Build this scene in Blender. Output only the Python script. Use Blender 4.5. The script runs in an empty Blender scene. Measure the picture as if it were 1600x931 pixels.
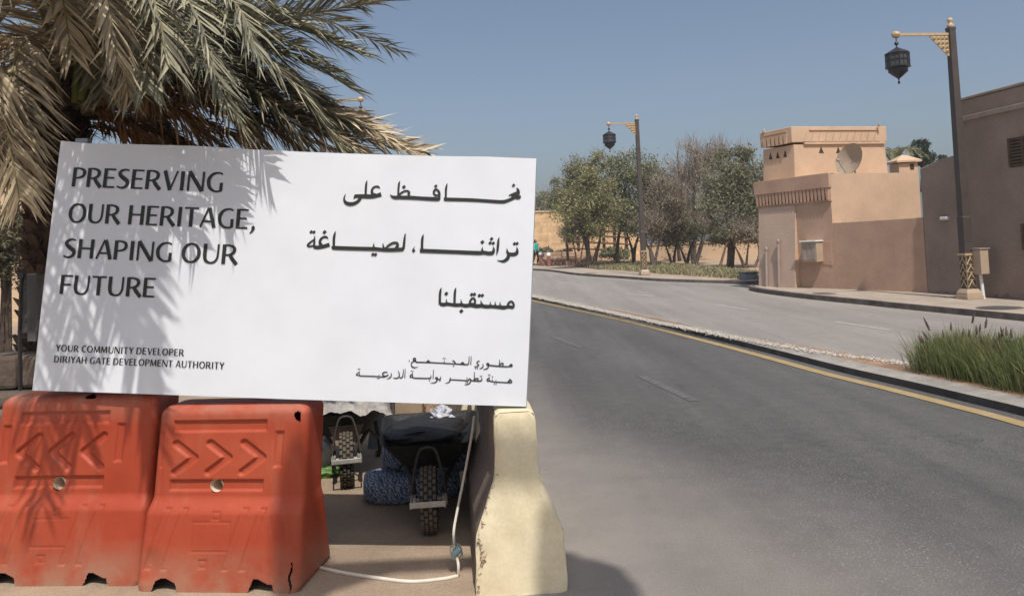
import bpy, math, random
import numpy as np
from mathutils import Vector, Matrix

S = bpy.context.scene
COL = S.collection
rnd = random.Random(7)
R = math.radians

# ------------------------------------------------------------------ camera
FPX, PCX, PCY, EYE = 1200.0, 800.0, 331.0, 1.6
PITCH, ROLL = math.atan(59 / 1200), R(2.4)
fwd = Vector((0, math.cos(PITCH), math.sin(PITCH)))
u0 = Vector((0, -math.sin(PITCH), math.cos(PITCH)))
r0 = Vector((1, 0, 0))
cup = u0 * math.cos(ROLL) + r0 * math.sin(ROLL)
crt = r0 * math.cos(ROLL) - u0 * math.sin(ROLL)
CAM = Vector((0, 0, EYE))
cam_d = bpy.data.cameras.new('camera')
cam_d.sensor_width = 36
cam_d.lens = 36 * FPX / 1600
cam_d.shift_y = -(465.5 - PCY) / 1600
cam_d.clip_start, cam_d.clip_end = 0.05, 6000
cam = bpy.data.objects.new('camera', cam_d)
COL.objects.link(cam)
cam.matrix_world = Matrix(((crt.x, cup.x, -fwd.x, 0), (crt.y, cup.y, -fwd.y, 0), (crt.z, cup.z, -fwd.z, EYE), (0, 0, 0, 1)))
S.camera = cam

# ------------------------------------------------------------------ sky, sun, exposure
EL, AZ = R(58.5), R(12)                      # sun behind the viewer, a little to the right
SUN = Vector((math.sin(AZ) * math.cos(EL), -math.cos(AZ) * math.cos(EL), math.sin(EL)))
w = bpy.data.worlds.new('World')
S.world = w
w.use_nodes = True
nt = w.node_tree
bg = nt.nodes['Background']
sky = nt.nodes.new('ShaderNodeTexSky')
sky.sky_type = 'NISHITA'
sky.sun_disc = False
sky.sun_elevation = EL
sky.sun_rotation = math.pi - AZ
sky.air_density = 1.0
sky.dust_density = 3.4
sky.ozone_density = 2.0
hs = nt.nodes.new('ShaderNodeHueSaturation')
hs.inputs['Saturation'].default_value = 0.88
nt.links.new(sky.outputs[0], hs.inputs['Color'])
nt.links.new(hs.outputs[0], bg.inputs['Color'])
bg.inputs['Strength'].default_value = 0.108
sl = bpy.data.lights.new('sun', 'SUN')
sl.energy = 3.7
sl.angle = R(0.53)
sl.color = (1.0, 0.945, 0.875)
so = bpy.data.objects.new('sun', sl)
COL.objects.link(so)
so.rotation_euler = (-SUN).to_track_quat('-Z', 'Y').to_euler()
so.location = (0, -5, 30)
S.view_settings.view_transform = 'Standard'
S.view_settings.look = 'None'
S.view_settings.exposure = 0.07
S.view_settings.gamma = 1
S.view_settings.use_curve_mapping = False
S.render.engine = 'CYCLES'
S.cycles.max_bounces = 6
S.cycles.use_denoising = True

# ------------------------------------------------------------------ measuring helpers
def ray(x, y):
    return fwd + crt * ((x - PCX) / FPX) - cup * ((y - PCY) / FPX)
def at(x, y, Y):
    d = ray(x, y)
    return CAM + d * (Y / d.y)
ZK = [(-400, 0), (15, 0), (22, .07), (30, .24), (40, .36), (52, .44), (80, .6), (6000, .9)]
def zr(Y):
    for (a, za), (b, zb) in zip(ZK, ZK[1:]):
        if Y <= b:
            return za + (zb - za) * (Y - a) / (b - a)
    return ZK[-1][1]
def gp(x, y, dz=0.0):
    d = ray(x, y)
    lo, hi = .3, 3000.0
    for _ in range(70):
        m = (lo + hi) / 2
        p = CAM + d * m
        if p.z > zr(p.y) + dz: lo = m
        else: hi = m
    return CAM + d * lo
def catmull(pts, n=8):
    P = [Vector(p) for p in pts]
    if len(P) < 3:
        return [P[0].lerp(P[-1], i / n) for i in range(n + 1)]
    Q = [P[0] * 2 - P[1]] + P + [P[-1] * 2 - P[-2]]
    out = []
    for i in range(1, len(Q) - 2):
        a, b, c, d = Q[i - 1:i + 3]
        for k in range(n):
            t = k / n
            out.append(.5 * ((2 * b) + (c - a) * t + (2 * a - 5 * b + 4 * c - d) * t * t + (3 * b - a - 3 * c + d) * t ** 3))
    out.append(P[-1])
    return out

# ------------------------------------------------------------------ materials
def mat(name, col, rough=.8, var=0.0, scale=4.0, col2=None, bump=0.0, bscale=60.0, metal=0.0, spec=0.4,
        island=0.0, fine=0.0, fscale=150.0, transl=0.0, coat=0.0):
    m = bpy.data.materials.new(name)
    m.use_nodes = True
    t = m.node_tree
    N, L = t.nodes, t.links
    b = N['Principled BSDF']
    b.inputs['Base Color'].default_value = (*col, 1)
    b.inputs['Roughness'].default_value = rough
    b.inputs['Metallic'].default_value = metal
    b.inputs['Specular IOR Level'].default_value = spec
    tc = N.new('ShaderNodeTexCoord')
    out = None
    if var or col2:
        n = N.new('ShaderNodeTexNoise')
        n.inputs['Scale'].default_value = scale
        n.inputs['Detail'].default_value = 8
        n.inputs['Roughness'].default_value = .65
        L.new(tc.outputs['Object'], n.inputs['Vector'])
        r = N.new('ShaderNodeValToRGB')
        r.color_ramp.elements[0].position = .35
        r.color_ramp.elements[1].position = .68
        r.color_ramp.elements[0].color = (*[c * (1 - var) for c in col], 1)
        r.color_ramp.elements[1].color = (*(col2 or [min(1, c * (1 + var)) for c in col]), 1)
        L.new(n.outputs['Fac'], r.inputs['Fac'])
        out = r.outputs[0]
    if fine:
        n = N.new('ShaderNodeTexNoise')
        n.inputs['Scale'].default_value = fscale
        n.inputs['Detail'].default_value = 2
        L.new(tc.outputs['Object'], n.inputs['Vector'])
        mr = N.new('ShaderNodeMapRange')
        mr.inputs[1].default_value, mr.inputs[2].default_value = .3, .7
        mr.inputs[3].default_value, mr.inputs[4].default_value = 1 - fine, 1 + fine
        L.new(n.outputs['Fac'], mr.inputs[0])
        mx = N.new('ShaderNodeMix'); mx.data_type = 'RGBA'; mx.blend_type = 'MULTIPLY'
        mx.inputs[0].default_value = 1
        if out: L.new(out, mx.inputs[6])
        else: mx.inputs[6].default_value = (*col, 1)
        L.new(mr.outputs[0], mx.inputs[7])
        out = mx.outputs[2]
    if island:
        g = N.new('ShaderNodeNewGeometry')
        mr = N.new('ShaderNodeMapRange')
        mr.inputs[3].default_value, mr.inputs[4].default_value = 1 - island, 1 + island
        L.new(g.outputs['Random Per Island'], mr.inputs[0])
        mx = N.new('ShaderNodeMix'); mx.data_type = 'RGBA'; mx.blend_type = 'MULTIPLY'
        mx.inputs[0].default_value = 1
        if out: L.new(out, mx.inputs[6])
        else: mx.inputs[6].default_value = (*col, 1)
        L.new(mr.outputs[0], mx.inputs[7])
        out = mx.outputs[2]
    if out: L.new(out, b.inputs['Base Color'])
    if bump:
        n = N.new('ShaderNodeTexNoise')
        n.inputs['Scale'].default_value = bscale
        n.inputs['Detail'].default_value = 6
        L.new(tc.outputs['Object'], n.inputs['Vector'])
        bp = N.new('ShaderNodeBump')
        bp.inputs['Strength'].default_value = bump
        bp.inputs['Distance'].default_value = .02
        L.new(n.outputs['Fac'], bp.inputs['Height'])
        L.new(bp.outputs[0], b.inputs['Normal'])
    if transl:
        tr = N.new('ShaderNodeBsdfTranslucent')
        if out: L.new(out, tr.inputs[0])
        else: tr.inputs[0].default_value = (*col, 1)
        ms = N.new('ShaderNodeMixShader')
        ms.inputs[0].default_value = transl
        L.new(b.outputs[0], ms.inputs[1]); L.new(tr.outputs[0], ms.inputs[2])
        L.new(ms.outputs[0], N['Material Output'].inputs[0])
    m['out'] = 1
    return m

def asphalt(name, dark, light, speck, patch, k=.6):
    m = bpy.data.materials.new(name)
    m.use_nodes = True
    t = m.node_tree; N, L = t.nodes, t.links
    b = N['Principled BSDF']
    b.inputs['Roughness'].default_value = .85
    b.inputs['Specular IOR Level'].default_value = .3
    tc = N.new('ShaderNodeTexCoord')
    def noise(sc, det, vec=None):
        n = N.new('ShaderNodeTexNoise'); n.inputs['Scale'].default_value = sc; n.inputs['Detail'].default_value = det
        L.new(vec or tc.outputs['Object'], n.inputs['Vector']); return n.outputs['Fac']
    def ramp(f, p0, p1, c0, c1):
        r = N.new('ShaderNodeValToRGB')
        r.color_ramp.elements[0].position, r.color_ramp.elements[1].position = p0, p1
        r.color_ramp.elements[0].color, r.color_ramp.elements[1].color = (*c0, 1), (*c1, 1)
        L.new(f, r.inputs[0]); return r.outputs[0]
    mp = N.new('ShaderNodeMapping'); mp.inputs['Scale'].default_value = (1.0, .16, 1)
    mp.inputs['Rotation'].default_value = (0, 0, R(-12))
    L.new(tc.outputs['Object'], mp.inputs[0])
    base = ramp(noise(1.1, 6, mp.outputs[0]), .3, .72, dark, light)      # wheel tracks run along the road
    def mix(a, c, fac, mode='MIX'):
        x = N.new('ShaderNodeMix'); x.data_type = 'RGBA'; x.blend_type = mode
        L.new(fac, x.inputs[0]) if not isinstance(fac, float) else setattr(x.inputs[0], 'default_value', fac)
        L.new(a, x.inputs[6])
        if isinstance(c, tuple): x.inputs[7].default_value = (*c, 1)
        else: L.new(c, x.inputs[7])
        return x.outputs[2]
    v = N.new('ShaderNodeTexVoronoi'); v.inputs['Scale'].default_value = 75
    L.new(tc.outputs['Object'], v.inputs['Vector'])
    pick = ramp(v.outputs['Color'], .60, .72, (0, 0, 0), (1, 1, 1))
    near = ramp(v.outputs['Distance'], .28, .40, (1, 1, 1), (0, 0, 0))
    mm = N.new('ShaderNodeMath'); mm.operation = 'MULTIPLY'
    L.new(pick, mm.inputs[0]); L.new(near, mm.inputs[1])
    zone = ramp(noise(.8, 4), .4, .7, (.15, .15, .15), (.8, .8, .8))
    m2 = N.new('ShaderNodeMath'); m2.operation = 'MULTIPLY'
    L.new(mm.outputs[0], m2.inputs[0]); L.new(zone, m2.inputs[1])
    st = N.new('ShaderNodeMapping'); st.inputs['Scale'].default_value = (2.6, .09, 1); st.inputs['Rotation'].default_value = (0, 0, R(-11))
    L.new(tc.outputs['Object'], st.inputs[0])
    base = mix(base, ramp(noise(1.3, 7, st.outputs[0]), .28, .74, (.74, .74, .75), (1.22, 1.21, 1.2)), k, 'MULTIPLY')
    base = mix(base, ramp(noise(7, 8), .3, .72, (.82, .82, .82), (1.17, 1.17, 1.17)), k, 'MULTIPLY')
    cr = N.new('ShaderNodeTexVoronoi'); cr.feature = 'DISTANCE_TO_EDGE'; cr.inputs['Scale'].default_value = .42
    dv = N.new('ShaderNodeVectorMath'); dv.operation = 'ADD'
    nv = N.new('ShaderNodeTexNoise'); nv.inputs['Scale'].default_value = 2.2; nv.inputs['Detail'].default_value = 6
    L.new(tc.outputs['Object'], nv.inputs['Vector']); L.new(tc.outputs['Object'], dv.inputs[0]); L.new(nv.outputs['Color'], dv.inputs[1]); L.new(dv.outputs[0], cr.inputs['Vector'])
    ck = N.new('ShaderNodeMath'); ck.operation = 'MULTIPLY'
    L.new(ramp(cr.outputs['Distance'], .002, .006, (.55, .55, .55), (0, 0, 0)), ck.inputs[0]); L.new(ramp(noise(.5, 3), .5, .62, (0, 0, 0), (1, 1, 1)), ck.inputs[1])
    base = mix(base, tuple(q * .45 for q in dark), ck.outputs[0])
    oil = N.new('ShaderNodeMath'); oil.operation = 'MULTIPLY'
    L.new(ramp(noise(2.4, 2), .66, .72, (0, 0, 0), (.5, .5, .5)), oil.inputs[0]); L.new(ramp(noise(.7, 2), .5, .6, (0, 0, 0), (1, 1, 1)), oil.inputs[1])
    base = mix(base, tuple(q * .6 for q in dark), oil.outputs[0])
    c = mix(base, speck, m2.outputs[0])
    c = mix(c, ramp(noise(95, 3), .3, .7, (.55, .55, .55), (1.45, 1.45, 1.45)), .9, 'MULTIPLY')
    c = mix(c, patch, ramp(noise(.35, 5), .52, .75, (0, 0, 0), (.55, .55, .55)))
    dust = N.new('ShaderNodeAttribute'); dust.attribute_name = 'dust'
    dn = N.new('ShaderNodeMath'); dn.operation = 'MULTIPLY'
    L.new(dust.outputs['Fac'], dn.inputs[0]); L.new(ramp(noise(2.0, 12), .25, .7, (.62, .62, .62), (1, 1, 1)), dn.inputs[1])
    c = mix(c, (.34, .305, .27), dn.outputs[0])                            # sand blown against the road edge
    L.new(c, b.inputs['Base Color'])
    bp = N.new('ShaderNodeBump'); bp.inputs['Strength'].default_value = .5; bp.inputs['Distance'].default_value = .01
    L.new(noise(120, 4), bp.inputs['Height']); L.new(bp.outputs[0], b.inputs['Normal'])
    return m

def brickmat(name, c1, c2, mortar, sx, sy, bump=.3):
    m = bpy.data.materials.new(name); m.use_nodes = True
    t = m.node_tree; N, L = t.nodes, t.links
    b = N['Principled BSDF']; b.inputs['Roughness'].default_value = .9
    b.inputs['Specular IOR Level'].default_value = .2
    tc = N.new('ShaderNodeTexCoord')
    sp = N.new('ShaderNodeSeparateXYZ'); L.new(tc.outputs['Object'], sp.inputs[0])
    ad = N.new('ShaderNodeMath'); ad.operation = 'ADD'
    L.new(sp.outputs[0], ad.inputs[0]); L.new(sp.outputs[1], ad.inputs[1])
    cb = N.new('ShaderNodeCombineXYZ'); L.new(ad.outputs[0], cb.inputs[0]); L.new(sp.outputs[2], cb.inputs[1])
    br = N.new('ShaderNodeTexBrick')
    br.inputs['Scale'].default_value = 1
    br.inputs['Brick Width'].default_value = sx; br.inputs['Row Height'].default_value = sy
    br.inputs['Mortar Size'].default_value = .015
    br.inputs['Color1'].default_value = (*c1, 1); br.inputs['Color2'].default_value = (*c2, 1); br.inputs['Mortar'].default_value = (*mortar, 1)
    L.new(cb.outputs[0], br.inputs['Vector'])
    n = N.new('ShaderNodeTexNoise'); n.inputs['Scale'].default_value = 2.5; n.inputs['Detail'].default_value = 8
    L.new(tc.outputs['Object'], n.inputs['Vector'])
    mr = N.new('ShaderNodeMapRange'); mr.inputs[1].default_value, mr.inputs[2].default_value, mr.inputs[3].default_value, mr.inputs[4].default_value = .3, .7, .75, 1.2
    L.new(n.outputs[0], mr.inputs[0])
    x = N.new('ShaderNodeMix'); x.data_type = 'RGBA'; x.blend_type = 'MULTIPLY'; x.inputs[0].default_value = 1
    L.new(br.outputs['Color'], x.inputs[6]); L.new(mr.outputs[0], x.inputs[7]); L.new(x.outputs[2], b.inputs['Base Color'])
    bp = N.new('ShaderNodeBump'); bp.inputs['Strength'].default_value = bump; bp.inputs['Distance'].default_value = .02
    L.new(n.outputs[0], bp.inputs['Height']); L.new(bp.outputs[0], b.inputs['Normal'])
    return m

M = dict(
    sign=mat('white_vinyl', (.67, .70, .74), .38, var=.04, scale=3, bump=.05, bscale=9, spec=.35),
    ink=mat('dark_ink', (.022, .026, .022), .5),
    steel=mat('grey_steel', (.32, .33, .34), .5, metal=.6, var=.15),
    red=mat('red_plastic', (.40, .056, .024), .6, var=.1, scale=2.6, col2=(.42, .105, .06), bump=.12, bscale=40, fine=.10, fscale=60),
    cream=mat('sunbleached_plastic', (.70, .56, .42), .7, var=.1),
    black=mat('black_gap', (.012, .01, .01), .9),
    yellow=mat('yellow_concrete', (.67, .58, .38), .85, var=.08, scale=5, col2=(.72, .64, .45), bump=.10, bscale=30, fine=.05, fscale=60),
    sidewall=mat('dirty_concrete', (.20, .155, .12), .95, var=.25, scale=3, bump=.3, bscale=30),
    chip=mat('bare_concrete', (.42, .33, .24), .95, var=.3, scale=12, bump=.6),
    dusty=mat('dusty_concrete', (.33, .25, .175), .92, var=.18, scale=1.7, bump=.3, bscale=70, fine=.16, fscale=120),
    sand=mat('sand', (.40, .29, .19), .95, var=.22, scale=.6, bump=.5, bscale=14, fine=.15, fscale=40),
    soil=mat('soil', (.30, .19, .12), .95, var=.3, scale=4, bump=.7, bscale=30, fine=.2, fscale=60),
    road=asphalt('dark_asphalt', (.077, .074, .073), (.118, .114, .112), (.30, .29, .27), (.118, .113, .109)),
    oldroad=asphalt('sunbleached_asphalt', (.225, .208, .192), (.285, .265, .245), (.40, .37, .33), (.31, .28, .25), .4),
    kerb=mat('kerb_concrete', (.30, .28, .25), .9, var=.22, scale=3, bump=.4, fine=.15, fscale=70),
    kerbdark=mat('stained_kerb', (.13, .105, .09), .9, var=.35, scale=3.5, bump=.4, col2=(.2, .17, .145)),
    kerbblack=mat('black_kerb_paint', (.075, .072, .07), .85, var=.3, scale=4, bump=.3),  # near-black tone of the median kerb face and the cover lid
    paving=brickmat('paving', (.40, .34, .27), (.35, .295, .235), (.25, .2, .16), .4, .2),
    pave=mat('pale_paving', (.37, .31, .25), .9, var=.14, scale=1.3, bump=.3, bscale=50, fine=.14, fscale=60),
    yline=mat('yellow_paint', (.43, .30, .115), .85, var=.25, scale=5, col2=(.36, .28, .16), fine=.2, fscale=90),
    wline=mat('worn_white_paint', (.112, .109, .106), .8, var=.25, scale=9, fine=.3, fscale=80),
    wline2=mat('faded_white_paint', (.36, .345, .325), .8, var=.2, scale=9, fine=.2, fscale=80),
    pebble=mat('pale_pebbles', (.40, .365, .32), .8, island=.35),
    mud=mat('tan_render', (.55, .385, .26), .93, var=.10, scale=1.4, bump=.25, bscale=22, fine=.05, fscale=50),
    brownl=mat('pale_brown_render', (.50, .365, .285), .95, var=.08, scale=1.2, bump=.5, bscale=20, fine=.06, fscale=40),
    brown=mat('shade_brown_render', (.45, .295, .21), .95, var=.15, scale=1.0, bump=.22, bscale=14, fine=.08, fscale=40),  # shade of the left-facing house walls is put into this darker colour
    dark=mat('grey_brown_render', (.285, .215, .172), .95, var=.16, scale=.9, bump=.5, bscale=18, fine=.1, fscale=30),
    damp=mat('damp_render', (.20, .152, .122), .9, var=.3, scale=2),
    trim=mat('pale_trim', (.34, .28, .24), .9, var=.15),
    beige=mat('beige_metal', (.42, .32, .23), .6, var=.08, scale=5),
    hole=mat('deep_shade', (.06, .035, .022), .95),
    pole=mat('dark_bronze_paint', (.07, .055, .047), .5, var=.15, scale=6, spec=.4),
    gold=mat('gold_paint', (.47, .345, .205), .5, var=.15, scale=12, metal=.0),
    lantern=mat('black_lantern_metal', (.022, .021, .022), .45, spec=.5),
    mesh=mat('lantern_glass', (.06, .06, .062), .35, spec=.5, fine=.4, fscale=60),
    stone=brickmat('sandstone', (.68, .47, .27), (.63, .43, .24), (.5, .34, .19), .9, .34, .25),
    wallfar=mat('far_wall_render', (.56, .41, .27), .95, var=.08, scale=.7),
    wood=mat('dry_timber', (.115, .072, .045), .9, var=.3, scale=5),
    bark=mat('bark', (.075, .055, .042), .95, var=.35, scale=9, bump=.6),
    bark2=mat('red_bark', (.17, .105, .07), .95, var=.3, scale=9, bump=.6),
    barkgrey=mat('grey_bark', (.155, .125, .105), .95, var=.3, scale=9, bump=.6),
    leaf=mat('olive_leaves', (.17, .165, .10), .75, island=.45, transl=.2, var=.15, scale=1.2),
    leafy=mat('yellow_green_leaves', (.26, .255, .115), .75, island=.3, transl=.25, var=.2, scale=1),
    leafd=mat('grey_green_leaves', (.195, .205, .115), .75, island=.3, transl=.2, var=.15, scale=1.2),
    leafb=mat('dry_brown_leaves', (.22, .19, .125), .8, island=.45, transl=.15),
    twig=mat('pale_twigs', (.25, .20, .16), .9, island=.35),
    pine=mat('pine_needles', (.042, .06, .034), .8, island=.4),
    frond=mat('grey_green_palm_leaf', (.275, .28, .195), .55, island=.6, transl=.03, spec=.4, var=.25, scale=1.6, col2=(.33, .305, .21)),
    frondy=mat('tan_palm_leaf', (.38, .315, .21), .65, island=.6, transl=.03, spec=.35, var=.2, scale=1.4),
    frondd=mat('dead_palm_leaf', (.40, .25, .13), .75, island=.5, transl=.03, var=.25, scale=2),
    rachis=mat('palm_stem', (.20, .17, .08), .6, var=.2),
    rachisg=mat('green_palm_stem', (.17, .20, .045), .5, var=.2),
    trunk=mat('palm_trunk', (.075, .047, .032), .95, island=.5, var=.3, scale=8, bump=.8),
    fibre=mat('palm_fibre', (.06, .038, .024), .95, island=.5),
    grass=mat('fountain_grass', (.19, .25, .085), .6, island=.45, transl=.3, var=.25, scale=2.5, col2=(.24, .24, .10)),
    straw=mat('straw', (.40, .29, .17), .8, island=.4),
    seed=mat('purple_seed_heads', (.13, .085, .075), .85, island=.3),
    strip=mat('dry_verge_grass', (.40, .35, .21), .8, island=.5, transl=.2, var=.3, scale=.5, col2=(.25, .25, .13)),
    heather=mat('dry_brown_shrub', (.22, .13, .09), .9, island=.5),
    rubber=mat('tyre_rubber', (.028, .025, .022), .85, bump=.3),
    dustrub=mat('dusty_tread', (.12, .095, .07), .9, var=.2, scale=30),
    tray=mat('tarred_steel', (.018, .017, .017), .6, bump=.6, bscale=35, var=.3, scale=9),
    tube=mat('rusty_tube', (.045, .036, .03), .7, var=.3, scale=14),
    zinc=mat('worn_zinc', (.42, .40, .36), .5, metal=.4, var=.2, scale=20),
    sheet=mat('clear_plastic_sheet', (.55, .53, .50), .3, var=.25, scale=14, col2=(.3, .26, .22), spec=.6),
    paper=mat('crumpled_paper', (.70, .70, .70), .8, var=.15, scale=30, col2=(.35, .38, .5)),
    hose=mat('white_hose', (.62, .57, .49), .6, var=.08, scale=12),
    teal=mat('teal_connector', (.16, .27, .30), .5),
    block=mat('stone_block', (.36, .26, .175), .95, var=.3, scale=6, bump=.7, bscale=30),
    rock=mat('dark_rock', (.13, .10, .078), .95, var=.4, scale=4, bump=.8, bscale=12),
    terrace=mat('terrace_stone', (.42, .28, .19), .95, var=.3, scale=1.5, bump=.8, bscale=6),
    bollard=mat('red_bollard', (.27, .12, .09), .8),
    whitecap=mat('white_cap', (.75, .74, .72), .6),
    skin=mat('skin', (.35, .2, .13), .6),
    hair=mat('black_hair', (.02, .015, .013), .7),
    jacket=mat('turquoise_jacket', (.06, .42, .36), .75, var=.1, scale=10),
    jacket2=mat('dark_robe', (.05, .055, .06), .8),
    trouser=mat('black_trousers', (.018, .018, .022), .8),
    shoe=mat('dark_shoes', (.03, .03, .03), .6),
    dish=mat('dish_paint', (.35, .28, .205), .55, var=.1, scale=3),
    bushleaf=mat('grey_bush_leaves', (.125, .115, .066), .8, island=.5, transl=.15, var=.3, scale=1),
    bagw=mat('white_plastic_bag', (.72, .72, .70), .45),
    bagg=mat('green_plastic_bag', (.12, .23, .06), .45),
    board=mat('blue_grey_board', (.20, .23, .27), .8, var=.15),
    glass=mat('dusty_glass', (.05, .05, .05), .1),
)
def bagmat():
    m = bpy.data.materials.new('printed_cement_sack'); m.use_nodes = True
    t = m.node_tree; N, L = t.nodes, t.links; b = N['Principled BSDF']; b.inputs['Roughness'].default_value = .6
    tc = N.new('ShaderNodeTexCoord'); wv = N.new('ShaderNodeTexWave')
    mp = N.new('ShaderNodeMapping'); mp.inputs['Rotation'].default_value = (0, R(35), 0)
    L.new(tc.outputs['Object'], mp.inputs[0]); L.new(mp.outputs[0], wv.inputs[0])
    wv.inputs['Scale'].default_value = 13; wv.inputs['Distortion'].default_value = 9; wv.inputs['Detail'].default_value = 2; wv.inputs['Detail Scale'].default_value = 3
    r = N.new('ShaderNodeValToRGB'); r.color_ramp.elements[0].position = .5; r.color_ramp.elements[1].position = .56
    r.color_ramp.elements[0].color = (.04, .10, .22, 1); r.color_ramp.elements[1].color = (.34, .37, .42, 1)
    L.new(wv.outputs[0], r.inputs[0]); L.new(r.outputs[0], b.inputs['Base Color'])
    return m
M['bag'] = bagmat()
def redmat():
    m = bpy.data.materials.new('weathered_red_plastic'); m.use_nodes = True
    t = m.node_tree; N, L = t.nodes, t.links; b = N['Principled BSDF']
    b.inputs['Specular IOR Level'].default_value = .35
    tc = N.new('ShaderNodeTexCoord'); oi = N.new('ShaderNodeObjectInfo'); off = N.new('ShaderNodeVectorMath'); off.operation = 'MULTIPLY_ADD'
    off.inputs[0].default_value = (1, 1, 1); L.new(oi.outputs['Random'], off.inputs[1]); L.new(tc.outputs['Object'], off.inputs[2]); off.inputs[0].default_value = (9, 7, 3)
    def noise(sc, det, scl=(1, 1, 1), rough=.6):
        mp = N.new('ShaderNodeMapping'); mp.inputs['Scale'].default_value = scl
        L.new(off.outputs[0], mp.inputs[0])
        n = N.new('ShaderNodeTexNoise'); n.inputs['Scale'].default_value = sc; n.inputs['Detail'].default_value = det; n.inputs['Roughness'].default_value = rough
        L.new(mp.outputs[0], n.inputs['Vector']); return n.outputs['Fac']
    def ramp(f, p0, p1, c0, c1):
        r = N.new('ShaderNodeValToRGB'); r.color_ramp.elements[0].position, r.color_ramp.elements[1].position = p0, p1
        r.color_ramp.elements[0].color, r.color_ramp.elements[1].color = (*c0, 1), (*c1, 1); L.new(f, r.inputs[0]); return r.outputs[0]
    def mix(a, c, fac, mode='MIX'):
        x = N.new('ShaderNodeMix'); x.data_type = 'RGBA'; x.blend_type = mode
        if isinstance(fac, float): x.inputs[0].default_value = fac
        else: L.new(fac, x.inputs[0])
        L.new(a, x.inputs[6])
        if isinstance(c, tuple): x.inputs[7].default_value = (*c, 1)
        else: L.new(c, x.inputs[7])
        return x.outputs[2]
    def mul(a, c):
        x = N.new('ShaderNodeMath'); x.operation = 'MULTIPLY'; L.new(a, x.inputs[0]); L.new(c, x.inputs[1]); return x.outputs[0]
    g = lambda v: (v, v, v)
    c = ramp(noise(2.2, 8), .3, .72, (.33, .043, .017), (.41, .075, .033))
    c = mix(c, (.40, .17, .11), ramp(noise(5, 9, (1, 1, .18), .7), .52, .78, g(0), g(.55)))       # rain streaks of dust
    c = mix(c, (.22, .035, .018), ramp(noise(7, 8, (1, 1, .5), .7), .58, .75, g(0), g(.5)))
    sp = N.new('ShaderNodeSeparateXYZ'); L.new(tc.outputs['Object'], sp.inputs[0])
    low = N.new('ShaderNodeMapRange'); low.inputs[1].default_value, low.inputs[2].default_value, low.inputs[3].default_value, low.inputs[4].default_value = .0, .24, 1, 0
    L.new(sp.outputs[2], low.inputs[0])
    c = mix(c, (.34, .21, .14), mul(low.outputs[0], ramp(noise(6, 8), .32, .62, g(.1), g(.95))))   # splashed sand on the foot
    hi = N.new('ShaderNodeMapRange'); hi.inputs[1].default_value, hi.inputs[2].default_value, hi.inputs[3].default_value, hi.inputs[4].default_value = .78, .93, 0, 1
    L.new(sp.outputs[2], hi.inputs[0])
    c = mix(c, (.42, .20, .14), mul(hi.outputs[0], ramp(noise(9, 8), .35, .65, g(.1), g(.8))))     # bleached, dusty shoulder
    L.new(c, b.inputs['Base Color'])
    L.new(ramp(noise(6, 5), .3, .7, g(.42), g(.8)), b.inputs['Roughness'])
    bp = N.new('ShaderNodeBump'); bp.inputs['Strength'].default_value = .12; bp.inputs['Distance'].default_value = .01
    L.new(noise(30, 5), bp.inputs['Height']); L.new(bp.outputs[0], b.inputs['Normal'])
    return m
M['red'] = redmat()
def glassmat():
    m = bpy.data.materials.new('smoked_glass'); m.use_nodes = True
    t = m.node_tree; b = t.nodes['Principled BSDF']
    b.inputs['Base Color'].default_value = (.35, .36, .35, 1); b.inputs['Roughness'].default_value = .06
    b.inputs['Transmission Weight'].default_value = .85; b.inputs['IOR'].default_value = 1.1
    return m
M['glass'] = glassmat()

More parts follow.
